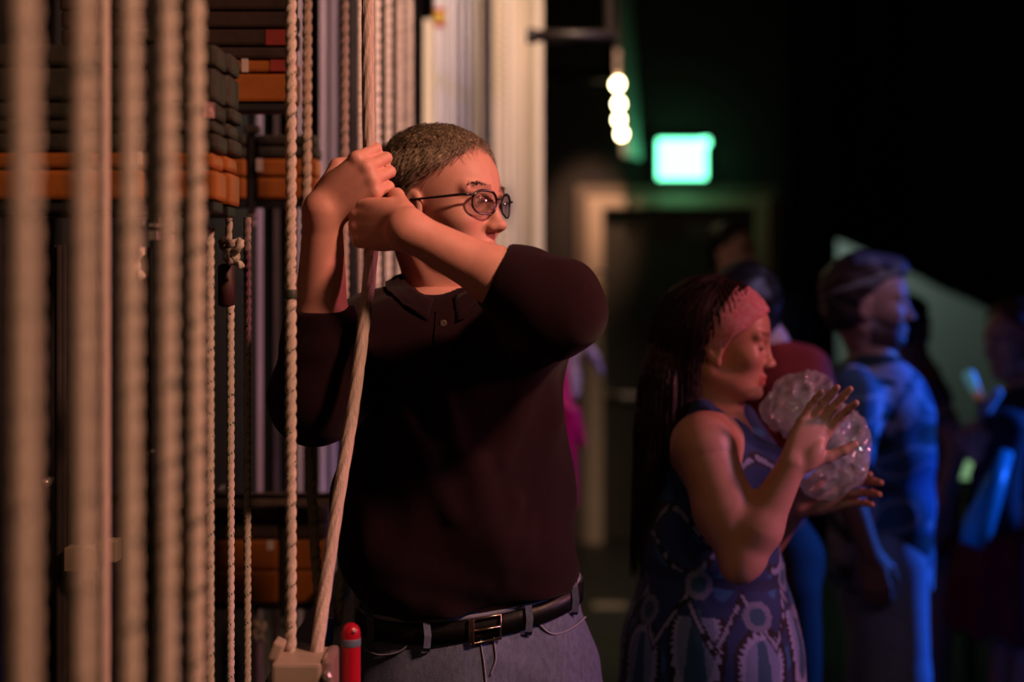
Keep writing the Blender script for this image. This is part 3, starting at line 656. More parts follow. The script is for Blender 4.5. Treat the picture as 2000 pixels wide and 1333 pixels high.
# ------------------------------------------------------------------ arbors and counterweights
def brick(x0, x1, Y, z0, z1, m_, label, dep=0.07, group=None, tape=None, redend=None, notch=None, dx=0.0):
    X = [x0+dx, x1+dx]; b = MB(); e = 0.0012
    bv = min(0.006, (z1-z0)*0.25)
    n2_ = x0+0.05; parts = [(X[0], n2_-0.011), (n2_+0.011, notch-0.011), (notch+0.011, X[1])]
    for (a, c) in parts: b.box((a, Y, z0+e), (c, Y+dep, z1-e), bv)
    for nn in (notch, n2_): b.box((nn-0.012, Y+0.02, z0+e), (nn+0.012, Y+dep-0.004, z1-e))
    o = b.build('counterweight', m_); tag(o, label, 'counterweight', group)
    if tape:
        for (a, c, zz0, zz1, mm, nm) in tape:
            t = MB().box((a, Y-0.0015, zz0), (c, Y-0.0002, zz1)).build('tape_label' if mm is TAPE else 'paint_patch', mm); setparent(t, o)
    return o
def arbor(Y, x0, x1, notch, layers, zb, tag_txt, rodtop=3.2, dep=0.07, tapes=None, hang=True):
    ar = empty('counterweight_arbor', ((x0+x1)/2, Y+dep/2, zb)); tag(ar, tag_txt, 'arbor', 'counterweight arbors')
    ztop = zb+sum(l[0] for l in layers)
    for xr in (notch, x0+0.05):
        MB().box((xr-0.0065, Y+0.004, zb-0.03), (xr+0.0065, Y+0.017, rodtop), 0.001).build('rod', BLACKST, ar)
    MB().box((x0, Y+0.006, zb-0.014), (x1-0.004, Y+dep-0.006, zb-0.0005), 0.002).build('bottom_plate', BLACKST, ar)
    for xr in (notch, x0+0.05):
        for dz in (0.022, 0.04): MB().lathe((xr, Y+0.012, zb-dz-0.012), [(0.0085, 0), (0.0085, 0.012)], 6).build('nut', ZINC, ar)
        MB().box((xr-0.016, Y+0.0, ztop+0.002), (xr+0.016, Y+0.03, ztop+0.018), 0.003).build('collar', STEEL, ar)
    z = zb
    for i, (hh, m_, lab, dx) in enumerate(layers):
        tp = tapes.get(i) if tapes else None
        brick(x0, x1, Y, z, z+hh, m_, lab, dep, 'counterweights', tp, notch=notch, dx=dx); z += hh
zf = lambda py, Y: CAMZ-(py-HORIZ)/FPX*Y
Y1 = 1.885
def lay(ys, Y, mats_labs):
    return [(zf(ys[i+1], Y)-zf(ys[i], Y), mats_labs[i][0], mats_labs[i][1], mats_labs[i][2]) for i in range(len(mats_labs))]
L1 = lay([392, 330, 296, 258, 233, 198, 130, 84], Y1, [(ORANGE, 'lowest orange weight of the near stack behind the thick ropes', 0.0), (ORANGE, 'upper orange weight of the near stack, set slightly back', -0.004),
      (STEEL, 'dark steel weight directly on the orange weights of the near stack', 0.002), (STEEL, 'second dark steel weight of the near stack', -0.002), (STEEL, 'dark steel weight with a pink foil patch in the near stack', 0.0),
      (STEEL, 'tall dark steel weight near the top of the near stack', -0.001), (STEEL, 'topmost dark steel weight with a rounded corner in the near stack', 0.0)])
FOIL = mat('pink_foil', (0.75, 0.38, 0.45), 0.22, 0.6, var=0.4, scale=60, bump=1.0, bscale=90)
arbor(Y1, -0.80, -0.392, -0.478, L1, zf(392, Y1), 'nearest counterweight arbor with rods, bottom plate and nuts behind the thick ropes',
      tapes={4: [(-0.408, -0.394, zf(231, Y1), zf(200, Y1), FOIL, 'foil')], 1: [(-0.495, -0.489, zf(322, Y1), zf(297, Y1), TAPE, 't')]})
Y2 = 1.97
L2 = lay([402, 335, 302, 268, 238, 208, 143, 100], Y2, [(ORANGE, 'lowest orange weight of the second stack, end face seen', 0.0), (ORANGE, 'upper orange weight of the second stack', -0.004), (STEEL, 'dark steel weight on the orange weights of the second stack', 0.004),
      (STEEL, 'second dark steel weight of the second stack', -0.002), (STEEL, 'protruding dark steel weight of the second stack', 0.004), (STEEL, 'tall dark steel weight of the second stack', -0.001), (STEEL, 'topmost dark steel weight of the second stack', 0.0)])
arbor(Y2, -0.80, -0.390, -0.478, L2, zf(402, Y2), 'second counterweight arbor just behind the nearest one')
Y3 = 2.52
L3 = lay([200, 142, 116, 90, 55, 20, -40, -110], Y3, [(ORANGE, 'lowest orange weight of the stack left of the taped rope', 0.0), (ORANGE, 'upper orange weight of the stack left of the taped rope', 0.0), (STEEL_BROWN, 'brown weight just above the orange ones left of the taped rope', -0.004),
      (STEEL_BROWN, 'brown weight with a red painted end left of the taped rope', 0.0), (STEEL_BROWN, 'brown weight above the one with the red end', 0.0), (STEEL_BROWN, 'brown weight at the top edge of the view', -0.003), (STEEL_BROWN, 'brown weight above the view', 0.0)])
arbor(Y3, -0.80, -0.385, -0.56, L3, zf(200, Y3), 'higher counterweight arbor carrying orange and brown weights left of the taped rope',
      tapes={1: [(-0.479, -0.467, zf(141, Y3), zf(115, Y3), TAPE, 't'), (-0.428, -0.388, zf(139, Y3), zf(117, Y3), REDP, 'r')], 3: [(-0.436, -0.387, zf(88, Y3), zf(58, Y3), REDP, 'r')]})
Y4 = 2.86
L4 = lay([390, 346, 309, 285, 262], Y4, [(ORANGE, 'lowest orange weight of the stack behind the taped and worn ropes', 0.0), (ORANGE, 'upper orange weight of the stack behind the taped and worn ropes', -0.002), (STEEL, 'lower dark weight of the stack behind the taped and worn ropes', 0.0), (STEEL, 'upper dark weight of the stack behind the taped and worn ropes', -0.004)])
arbor(Y4, -0.80, -0.390, -0.525, L4, zf(390, Y4), 'counterweight arbor behind the taped and worn ropes', tapes={1: [(-0.514, -0.501, zf(335, Y4), zf(310, Y4), TAPE, 't')]})
Y5 = 2.95
L5 = lay([1180, 1115, 1055, 1022, 990], Y5, [(ORANGE, 'lowest orange weight of the low stack near the floor end of the ropes', 0.0), (ORANGE, 'upper orange weight of the low stack', 0.0), (STEEL_BROWN, 'lower brown weight of the low stack', 0.0), (STEEL_BROWN, 'upper brown weight of the low stack', 0.0)])
arbor(Y5, -0.80, -0.385, -0.475, L5, zf(1180, Y5), 'low counterweight arbor with orange and brown weights left of the slanting rope', rodtop=1.09, tapes={1: [(-0.508, -0.494, zf(1075, Y5), zf(1056, Y5), TAPE, 't')]})
b = MB().box((-0.82, 2.90, zf(975, 2.9)), (-0.37, 2.93, zf(966, 2.9)), 0.001).box((-0.82, 2.90, zf(988, 2.9)), (-0.37, 2.905, zf(966, 2.9)), 0.001)
tag(b.build('cross_rail', mat('worn_brown_angle', (0.10, 0.075, 0.055), 0.5, 0.2)), 'brown angle rail crossing level above the low stack of weights', 'rail')
# bolts on rails, label block
for (px, py, Y, r, lab) in [(88, 944, 2.33, 0.0075, 'shiny bolt head on the black wall left of the second thick rope'), (291, 886, 2.43, 0.005, 'small shiny bolt head between the third and fourth thick ropes'), (429, 957, 2.88, 0.006, 'small dull bolt head left of the slim ropes')]:
    c = P(px, py, Y); tag(MB().lathe(c, [(r, 0.03), (r, 0), (r*0.8, -0.003), (r*0.3, -0.005)], 14, 'Y').build('bolt', ZINC, smooth=True), lab, 'bolt')
c0 = P(124, 1118, 2.31); c1 = P(191, 1072, 2.31)
MB().box((c0.x, 2.312, c0.z), (c1.x, 2.3468, c1.z), 0.002).build('index_block', mat('tan_block', (0.42, 0.33, 0.20), 0.6), first_rail)
MB().box((c1.x, 2.31, c0.z+0.015), (c1.x+0.03, 2.345, c1.z+0.012), 0.002).build('bracket', mat('tan_block2', (0.42, 0.34, 0.24), 0.6), first_rail)
# big black spine wall behind the arbors (T-wall backing)
sp = MB()
for i in range(16):
    yy = 2.6+i*0.18; sp.box((-0.98, yy, 0.0), (-0.95, yy+0.05, 3.4), 0.003)
sp.box((-1.02, 2.0, 0.0), (-0.98, 5.6, 3.4))
tag(sp.build('rail_wall', BLACKST), 'black ribbed steel rail wall behind all the weights', 'wall frame')
# loose hanging rope bits under low stack
knot(P(503, 1230, 2.98), 0.018, 'rope_knot', 'dim rope knot under the low stack left of the taped rope', 3)

# ================================================================== people
NCOL = np.array([1.0, 1.0, 1.0])
def px_slices(rows, Y, ry, dy=0.0):
    """rows (py, px_left, px_right) at depth Y, half depth list -> elliptical slices"""
    out = []
    for (py, a, b), r in zip(rows, ry):
        x0, x1 = (a-1000)/FPX*Y, (b-1000)/FPX*Y
        out.append(((x0+x1)/2, Y+dy, CAMZ-(py-HORIZ)/FPX*Y, (x1-x0)/2, r))
    return out
def vec(*a): return np.array(a, float)

# ------------------------------------------------------------------ the rigger
man = empty('person', (-0.08, 2.36, 0)); tag(man, 'grey haired man in glasses and maroon polo shirt gripping a rope with raised fists', 'person')
MY = 2.36
TS = px_slices([(1215, 708, 1134), (1172, 700, 1128), (1130, 682, 1122), (1047, 662, 1122), (930, 668, 1112), (810, 688, 1088), (716, 692, 1076), (640, 694, 1058), (606, 704, 1046), (584, 736, 1012), (570, 772, 972), (560, 800, 940)],
               MY, [.118, .128, .142, .152, .150, .136, .128, .118, .100, .082, .068, .060])
hf = Frame(P(866, 402, 2.37), (0.87, -0.49, 0.03), (0.02, 0.04, 1), 1.03)
# hands on the rope
q1 = vec(*P(724, 346, HY)); q2 = vec(*P(729, 436, HY))
h1 = HFrame((0, 0, 0), (0.76, -0.28, 0.58), (-0.45, 0.0, 0.85), 1.0, left=False); h1.o = q1-h1.R @ vec(0.083, 0.0, -0.029)
h2 = HFrame((0, 0, 0), (-0.84, 0.50, 0.16), (0.12, -0.05, 0.98), 1.0, left=True); h2.o = q2-h2.R @ vec(0.083, 0.0, -0.029)
grip = [(62, 92, 48), (66, 94, 48), (68, 94, 48), (70, 94, 50)]
thumbg = [(0.018, 0.026, -0.012), (0.050, 0.046, -0.032), (0.078, 0.036, -0.052), (0.092, 0.014, -0.060)]
elR = P(622, 782, 2.22); shR = P(742, 640, 2.37); wrR = vec(*h1((0, 0, 0)))
elL = P(1084, 600, 2.08); shL = P(1028, 640, 2.37); wrL = vec(*h2((0, 0, 0)))
# skin: arms with hands (fine), head and neck (fine), trunk and legs (coarse, inside the clothes)
F1 = Fld(np.minimum(wrR, vec(*elR))-0.12, np.maximum(wrR, vec(*elR))+0.14, 0.0025)
F1.rc(elR, vec(*elR)*0.6+wrR*0.4, 0.044, 0.043, k=0.02); F1.rc(vec(*elR)*0.6+wrR*0.4, wrR, 0.043, 0.0275, k=0.02)
F1.ell(wrR, (0.026, 0.022, 0.026), k=0.02); hand_sdf(F1, h1, grip, thumb=thumbg)
F2 = Fld(np.minimum(wrL, vec(*elL))-0.13, np.maximum(wrL, vec(*elL))+0.12, 0.0025)
F2.rc(elL, vec(*elL)*0.6+wrL*0.4, 0.042, 0.040, k=0.02); F2.rc(vec(*elL)*0.6+wrL*0.4, wrL, 0.040, 0.0275, k=0.02)
F2.ell(wrL, (0.028, 0.024, 0.026), k=0.02); hand_sdf(F2, h2, grip, thumb=thumbg)
hc = hf((0, 0, 0)); F3 = Fld(hc-vec(.17, .17, .22), hc+vec(.17, .17, .17), 0.0022); head_sdf(F3, hf)
nb = vec(*P(868, 562, 2.385)); F3.rc(hf((-0.030, 0, -0.055)), nb, 0.058, 0.062, k=0.025); F3.rc(hf((0.03, 0.0, -0.085)), nb+vec(0.01, -0.03, 0.02), 0.03, 0.035, k=0.03)
for s in (1, -1): F3.rc(hf((-0.03, s*0.055, -0.07)), nb+vec(0.02*s+0.02, -0.05, -0.02), 0.014, 0.012, k=0.02)
F3.rc(nb, nb-vec(0, 0, 0.06), 0.062, 0.085, k=0.02)
# forehead / cheek creases
for s in (1, -1): F3.rc(hf((0.094, 0.022*s, -0.045)), hf((0.074, 0.036*s, -0.082)), 0.002, k=0.007, mode='-')
F4 = Fld((-0.55, 1.9, 0.0), (0.45, 2.8, 1.62), 0.009)
F4.tube([(a, b, c, d*0.9, e*0.88) for a, b, c, d, e in TS], k=0.02)
F4.rc(shR, elR, 0.055, 0.043, k=0.04).rc(shL, elL, 0.055, 0.043, k=0.04)
hipz = 0.93
for s, hx in ((-1, -0.155), (1, 0.035)):
    F4.rc((hx, 2.38, hipz), (hx+s*0.01, 2.38, 0.50), 0.085, 0.055, k=0.03).rc((hx+s*0.01, 2.38, 0.50), (hx+s*0.015, 2.42, 0.09), 0.055, 0.036, k=0.03)
    F4.rc((hx+s*0.015, 2.42, 0.06), (hx+s*0.03, 2.26, 0.035), 0.035, 0.03, k=0.02)
V1, Q1 = F1.mesh(); V2, Q2 = F2.mesh(); V3, Q3 = F3.mesh(); V4, Q4 = F4.mesh()
C3 = head_col(V3, hf, brow=(0.42, 0.30, 0.24), lips=(0.85, 0.55, 0.52))
V, Q, C = merge([(V1, Q1, (1, .95, .93)), (V2, Q2, (1, .95, .93)), (V3, Q3, C3), (V4, Q4, NCOL)])
obj_from('body', V-vec(*man.location), Q, SKIN, man, C)
eyes(hf, man, [SCLERA, IRIS, PUPIL])
# hair
def hair_cap(fr, off, keep, h, extra=None, k=0.02):
    c = fr((0, 0, 0.02)); F = Fld(c-0.17*fr.s, c+0.17*fr.s, h)
    F.ell((-0.016, 0, 0.036), (0.100+off, 0.076+off, 0.086+off), k=k, fr=fr); F.ell((0.034, 0, 0.03), (0.058+off, 0.060+off, 0.056+off), k=0.03, fr=fr)
    F.ell((-0.03, 0, -0.02), (0.080+off, 0.070+off*0.8, 0.070), k=0.02, fr=fr)
    if extra: extra(F)
    Ri = fr.R
    def fn(X, Y, Z):
        d = [X-fr.o[0], Y-fr.o[1], Z-fr.o[2]]; q = [(d[0]*Ri[0, j]+d[1]*Ri[1, j]+d[2]*Ri[2, j])/fr.s for j in range(3)]
        return keep(q[0], q[1], q[2])
    F.cut(fn); return F
def keep_man(x, y, z):
    line = 0.058+np.clip((0.066-np.abs(y))*0.25, -0.01, 0.03)            # forehead hairline height, temples recede
    front = np.where(z > 0.0, (x-(0.064+np.clip((z-0.075), -0.1, 0)*1.4)), 1.0*(x+0.012))   # where hair stops towards the face
    low = -0.045-z                                                        # nape
    ear = 0.014-np.sqrt((x+0.010)**2+(z+0.012)**2)*0.45+np.where(np.abs(y) > 0.055, 0, -1)
    return np.maximum(np.maximum(front, low), ear)*0.6
FH = hair_cap(hf, 0.009, keep_man, 0.0025)
FH.disp(lambda X, Y, Z: 0.0016*n3((X, Y, Z), 330, 3)+0.0010*n3((X, Y, Z), 800, 5))
Vh, Qh = FH.mesh()
# short strands combed over the cap
ctr = hf((-0.01, 0, 0.02)); roots = Vh[rng.choice(len(Vh), 5200)]
loc = hf.inv(roots); nrm = roots-ctr; nrm /= np.linalg.norm(nrm, axis=1, keepdims=True)
flow = (hf.R @ np.stack([-0.25-0.0*loc[:, 0]-0.5*(loc[:, 2] < 0.06), np.sign(loc[:, 1])*0.55*(loc[:, 2] > 0.05), -0.55-0.0*loc[:, 0]], 0)).T
top = loc[:, 2] > 0.085; flow[top] = (hf.R @ np.array([0.9, -0.5, 0.1]))+rng.normal(size=(top.sum(), 3))*0.25
flow += rng.normal(size=flow.shape)*0.18; flow -= nrm*(flow*nrm).sum(1, keepdims=True); flow /= np.linalg.norm(flow, axis=1, keepdims=True)
Ls = rng.uniform(0.014, 0.034, len(roots)); t = np.linspace(0, 1, 6)
paths = roots[:, None, :]+flow[:, None, :]*(Ls[:, None]*t[None])[:, :, None]+nrm[:, None, :]*((0.0035+0.002*rng.random((len(roots), 1)))*np.sin(t*2.4)[None]-0.012*Ls[:, None]/0.03*(t**2)[None]*0.5)[:, :, None]
Vs, Qs = strands(roots, paths, 0.00055)
V, Q, _ = merge([(Vh, Qh, NCOL), (Vs, Qs, NCOL)])
obj_from('hair', V-vec(*man.location), Q, HAIRG, man)
# eyebrows
for s in (1, -1):
    n = 120; u = rng.random(n); y = s*(0.014+0.038*u); x = 0.0915-0.014*u**2; z = 0.021+0.006*np.sin(u*2.6)+rng.normal(size=n)*0.0018
    p0 = np.stack([x, y, z], 1); d = np.stack([0*u+0.2, s*(0.7+0*u), 0.35-0.7*u], 1)+rng.normal(size=(n, 3))*0.15
    pp = p0[:, None]+d[:, None]*np.linspace(0, 0.009, 4)[None, :, None]
    Vb, Qb = strands(None, (hf.R @ (pp.reshape(-1, 3)*hf.s).T).T.reshape(n, 4, 3)+hf.o, 0.0005)
    obj_from('eyebrow', Vb-vec(*man.location), Qb, BROWM, man)
# glasses
gl = empty('glasses', hf((0.1, 0, 0))); gl.parent = man; gl.location = Vector(hf((0.1, 0, 0)))-man.location
gw = Vector(hf((0.1, 0, 0)))
def rim(s, n=36, grow=1.0):
    out = []
    for i in range(n):
        a = 2*math.pi*i/n; cx, cz = math.cos(a), math.sin(a)
        y = 0.0255*abs(cx)**0.8*math.copysign(1, cx)*grow; z = 0.0185*abs(cz)**0.85*math.copysign(1, cz)*grow
        yy = s*0.0335+y; out.append((0.1035-0.35*max(0, abs(yy)-0.02)-0.05*0+0.06*z, yy, -0.004+z))
    return out
b = MB()
for s in (1, -1):
    b.tube([hf(p) for p in rim(s)], 0.0016, 8, closed=True)
    b.tube([hf((0.094, s*0.059, 0.006)), hf((0.080, s*0.072, 0.006)), hf((0.04, s*0.0765, 0.004)), hf((-0.01, s*0.082, 0.002)), hf((-0.028, s*0.083, -0.02))], [0.0022, 0.0024, 0.002, 0.0018, 0.0016], 8)
    b.tube([hf(rim(s)[k]) for k in range(2, 17)], 0.0022, 8)
b.tube([hf((0.104, -0.009, 0.002)), hf((0.109, 0, 0.005)), hf((0.104, 0.009, 0.002))], 0.0018, 8)
o = b.build('spectacle_frame', SPECF, smooth=True); o.parent = gl; o.location = -gw
GLASS = mat('lens_glass', (0.95, 0.97, 1.0), 0.02, trans=1.0, var=0.01)
GLASS.node_tree.nodes['Principled BSDF'].inputs['IOR'].default_value = 1.45
GLASS.node_tree.nodes['Principled BSDF'].inputs['Alpha'].default_value = 0.35
for s in (1, -1):
    r0 = rim(s, 36, 0.98); c = (0.1055-0.35*0.0135, s*0.0335, -0.004)
    V = [hf(p) for p in r0]+[hf((p[0]+0.0012, p[1], p[2])) for p in r0]+[hf(c), hf((c[0]+0.0012, c[1], c[2]))]
    F = [(i, (i+1) % 36, 72) for i in range(36)]+[(36+(i+1) % 36, 36+i, 73) for i in range(36)]+[(i, 36+i, 36+(i+1) % 36, (i+1) % 36) for i in range(36)]
    V = [v-vec(*gw) for v in V]; obj_from('lens', V, F, GLASS, gl)
# polo shirt
FS = Fld((-0.44, 1.93, 0.93), (0.24, 2.62, 1.60), 0.0034)
hemf = lambda X, Y: 0.996+0.105*(X+0.085)+0.35*(X+0.085)**2+0.006*np.sin(X*38)
FS.tube(TS, k=0.03, off=0.006, zbot=0.97, tilt=hemf)
FS.rc(shR, elR, 0.068, 0.068, k=0.055); cR = vec(*elR)*0.46+wrR*0.54
FS.rc(elR, vec(*elR)*0.45+cR*0.55, 0.067, 0.062, k=0.03); FS.rc(vec(*elR)*0.45+cR*0.55, cR, 0.061, 0.050, k=0.006, flat=True)
FS.rc(cR-(cR-vec(*elR))*0.05, cR+(cR-vec(*elR))*0.05, 0.046, 0.046, k=0.002, mode='-', flat=True)
FS.rc(shL, elL, 0.074, 0.068, k=0.055); cL = vec(*elL)*0.40+wrL*0.60; cL = vec(*elL)*0.56+wrL*0.44; dL = (cL-vec(*elL)); mL = vec(*elL)+dL*0.5
FS.rc(elL, mL, 0.067, 0.062, k=0.03); FS.rc(mL, cL, 0.062, 0.050, k=0.006, flat=True)
FS.rc(cL-dL*0.06, cL+dL*0.06, 0.046, 0.046, k=0.002, mode='-', flat=True)
def fold(a, b, r, amp, Yo=2.22):
    a = P(*a); b = P(*b); FS.rc(a, b, r, r*0.6, k=0.028, mode='+' if amp > 0 else '-')
fx = lambda px, py, d=0.0: (px, py, MY-slice_at(TS, zf(py, MY))[3]*math.sqrt(max(0.02, 1-(((px-1000)/FPX*MY-slice_at(TS, zf(py, MY))[0])/slice_at(TS, zf(py, MY))[2])**2))-d)
for (p, q, r) in [((742, 640), (800, 830), .010), ((800, 830), (880, 1010), .009), ((850, 700), (905, 900), .008), ((1040, 690), (980, 900), .010), ((1070, 800), (1020, 1060), .009), ((930, 900), (985, 1130), .009), ((720, 960), (800, 1140), .009), ((1010, 980), (930, 1160), .008)]:
    a, b2 = fx(*p), fx(*q); FS.rc(P(*a), P(*b2), r*1.35, r*0.8, k=0.022)
FS.disp(lambda X, Y, Z: 0.0028*n3((X, Y, Z*0.45), 75, 18)+0.003*np.abs(n3((X, Y, Z), 55, 19))-0.002)
FS.disp(lambda X, Y, Z: 0.006*np.sin(26*(X+0.35*Z)+3*np.sin(6*Z))*np.clip((1.5-Z)*2.5, 0, 1)+0.0022*n3((X, Y, Z), 45, 8)+0.004*np.sin(Z*60+X*30)*np.exp(-((Z-1.03)/0.03)**2))
# sleeve wrinkles
FS.rc(nb+vec(0.0, -0.02, 0.04), nb-vec(0.005, 0.035, 0.02), 0.058, 0.060, k=0.004, mode='-')
FS.rc(nb+vec(0.0, -0.06, -0.005), nb-vec(-0.01, 0.085, 0.10), 0.030, 0.006, k=0.004, mode='-')
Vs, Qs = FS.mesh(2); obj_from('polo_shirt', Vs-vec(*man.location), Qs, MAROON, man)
# collar: two folded leaves around the neck
def leaf(side):
    V = []; nU, nV = 26, 7
    for layer in (0, 1):
        for i in range(nU):
            u = i/(nU-1); a = math.radians(95-u*172*1.0) if side > 0 else math.radians(85+u*172)
            # angle: 90 = back (+Y), going to the front (-Y)
            rx, ry = 0.070, 0.068
            for j in range(nV):
                v = j/(nV-1); dn = (0.028+0.030*u**2)*v; out = 0.004+0.026*math.sin(min(1, v*1.2)*1.5)-0.002*layer*2.0
                x = nb[0]+0.004+math.cos(a)*(rx+out)+side*0.012*u**3*(1-v)*0; y = nb[1]-0.006+math.sin(a)*(ry+out)-0.035*u**2
                z = nb[2]+0.026-0.050*u**2-dn+0.012*math.sin(u*3)*(1-v)
                V.append((x, y, z))
    F = []; n = nU*nV
    for i in range(nU-1):
        for j in range(nV-1):
            a = i*nV+j; F.append((a, a+1, a+nV+1, a+nV)); F.append((n+a, n+a+nV, n+a+nV+1, n+a+1))
    for i in range(nU-1):
        for j in (0, nV-1): a = i*nV+j; F.append((a, a+nV, n+a+nV, n+a))
    for j in range(nV-1):
        for i in (0, nU-1): a = i*nV+j; F.append((a, n+a, n+a+1, a+1))
    b = MB(); b.add(V, F); return b
def lift(mb, gap, dirn=(0, -0.35, 0.94)):
    dirn = Vector(dirn); out = []
    for v in mb.V:
        v = Vector(v)
        for _ in range(60):
            ii = [min(max(int(round((v[k]-FS.lo[k])/FS.h)), 0), FS.n[k]-1) for k in range(3)]
            if FS.d[ii[0], ii[1], ii[2]] > gap: break
            v = v+dirn*0.0015
        out.append(tuple(v))
    mb.V = out; return mb
for s in (1, -1):
    lf = leaf(s); n2 = len(lf.V)//2; tops = MB(); tops.V = lf.V[:n2]; lift(tops, 0.0055); lf.V = tops.V+[(x+0.0, y+0.0006, z-0.0028) for (x, y, z) in tops.V]
    lf.build('collar', MAROON, man, True)
# black undershirt edge
b = MB(); b.tube([(nb[0]+0.008+0.058*math.cos(a), nb[1]-0.022+0.056*math.sin(a), nb[2]-0.028+0.018*math.sin(a)) for a in np.linspace(0, 2*math.pi, 40)[:-1]], 0.008, 8, closed=True).build('undershirt', BLACKC, man, True)
# placket and buttons
a, c = fx(868, 600, 0.0), fx(862, 712, 0.0)
b = MB(); pts = [P(*fx(870-6*t, 606+105*t, 0.0085)) for t in np.linspace(0, 1, 8)]
V = []; F = []
for i, p in enumerate(pts):
    for dx in (-0.015, 0.015):
        for dyy in (0.0, 0.012): V.append((p.x+dx, p.y+dyy, p.z))
for i in range(7):
    q = 4*i; F += [(q, q+2, q+6, q+4), (q+1, q+5, q+7, q+3), (q, q+4, q+5, q+1), (q+2, q+3, q+7, q+6)]
F += [(0, 1, 3, 2), (28, 30, 31, 29)]
b.add(V, F); lift(b, 0.002, (0, -1, 0)).build('placket', MAROON, man)
for (px, py) in ((864, 676), (866, 632)):
    p = P(*fx(px, py, 0.0095)); MB().lathe(p, [(0.0056, 0.001), (0.0058, -0.001), (0.0045, -0.0022), (0.0030, -0.0016)], 16, 'Y').build('button', mat('horn_button', (0.10, 0.075, 0.06), 0.25), man, True)
# jeans
JS = px_slices([(1116, 712, 1128), (1150, 706, 1132), (1185, 704, 1134), (1230, 700, 1144), (1290, 700, 1152), (1350, 700, 1160), (1420, 704, 1158)], MY, [.118, .120, .122, .126, .130, .134, .136])
FJ = Fld((-0.34, 2.12, 0.03), (0.22, 2.62, 1.07), 0.0045)
top = lambda X, Y: 0.0*X
jt = lambda X: 0.992+0.115*(X+0.085)+0.5*(X+0.085)**2
FJ.tube(JS, k=0.02, ztop=1.06, zbot=0.82)
for s, hx in ((-1, -0.160), (1, 0.040)):
    FJ.rc((hx, 2.37, 0.86), (hx+s*0.012, 2.37, 0.50), 0.102, 0.080, k=0.04).rc((hx+s*0.012, 2.37, 0.50), (hx+s*0.02, 2.41, 0.07), 0.078, 0.062, k=0.03, flat=False)
FJ.cut(lambda X, Y, Z: Z-jt(X)); FJ.cut(lambda X, Y, Z: 0.045-Z)
FJ.disp(lambda X, Y, Z: 0.0018*n3((X, Y, Z), 60, 11)+0.0015*np.sin(90*(Z+0.6*np.abs(X+0.06)))*np.exp(-((Z-0.86)/0.05)**2))
V, Q = FJ.mesh(1); C = np.ones((len(V), 3)); f = n3(V, 22, 6)
C *= (0.92+0.16*f[:, None]).clip(0.7, 1.15)
obj_from('jeans', V-vec(*man.location), Q, DENIM, man, C)
def jsurf(px, py, off=0.003):
    z0 = zf(py, 2.235)
    for _ in range(4):
        cx, cy, rx, ry = slice_at(JS, z0); x = (px-1000)/FPX*2.25
        u = min(0.985, abs((x-cx)/rx)); y = cy-(ry+off)*(1-u**2.2)**(1/2.2); z0 = zf(py, y); x = (px-1000)/FPX*y
    return Vector((x, y-off*0.3, z0))
def seam(pts, name='seam', r=0.0012, m_=STITCH):
    q = np.array(pts, float); t = np.arange(len(q)); tt = np.linspace(0, len(q)-1, 24)
    return MB().tube([jsurf(smooth_interp(np.array([a]), t, q[:, 0])[0], smooth_interp(np.array([a]), t, q[:, 1])[0], 0.0022) for a in tt], r, 6).build(name, m_, man, True)
seam([(712, 1270), (740, 1280), (775, 1276), (798, 1258), (808, 1230), (810, 1212)], 'pocket_seam', 0.0016)
seam([(1044, 1195), (1056, 1222), (1076, 1238), (1100, 1236), (1125, 1222), (1144, 1205)], 'pocket_seam', 0.0016)
seam([(936, 1228), (940, 1262), (946, 1300), (950, 1345)], 'fly_seam', 0.0014); seam([(962, 1228), (966, 1262), (968, 1290), (958, 1320)], 'fly_seam', 0.0014)
# waistband, belt, loops, buckle
def band(z_of, hgt, off, thick, name, m_, a0=0, a1=360, n=100):
    V = []; F = []; full = (a1-a0 >= 360); N = n if full else n+1
    for i in range(N):
        a = math.radians(a0+(a1-a0)*i/n)
        for (o_, dz) in ((off, -hgt/2), (off+thick, -hgt/2+0.001), (off+thick, hgt/2-0.001), (off, hgt/2)):
            z = 1.0; x = -0.08
            for _ in range(3):
                z = z_of(x); cx, cy, rx, ry = slice_at(JS, z); c, s = math.cos(a), math.sin(a)
                x = cx+(rx+o_)*math.copysign(abs(c)**(2/2.2), c); y = cy+(ry+o_)*math.copysign(abs(s)**(2/2.2), s)
            V.append((x, y, z+dz))
    for i in range(N if full else N-1):
        j = (i+1) % N
        for k in range(4): F.append((4*i+k, 4*i+(k+1) % 4, 4*j+(k+1) % 4, 4*j+k))
    if not full: F += [(0, 1, 2, 3), (4*(N-1), 4*(N-1)+3, 4*(N-1)+2, 4*(N-1)+1)]
    b = MB(); b.add(V, F); return b.build(name, m_, man, True)
bz = lambda x: jt(x)-0.024
band(lambda x: jt(x)-0.0035, 0.008, 0.001, 0.003, 'waistband', STITCH)
belt = band(bz, 0.034, 0.002, 0.0045, 'belt', LEATHER)
def bpt(px, dz, off):
    x = (px-1000)/FPX*2.25
    for _ in range(3):
        z = bz(x); cx, cy, rx, ry = slice_at(JS, z); u = min(0.99, abs((x-cx)/(rx+off))); y = cy-(ry+off)*(1-u**2.2)**(1/2.2); x = (px-1000)/FPX*y
    return Vector((x, y, z+dz))
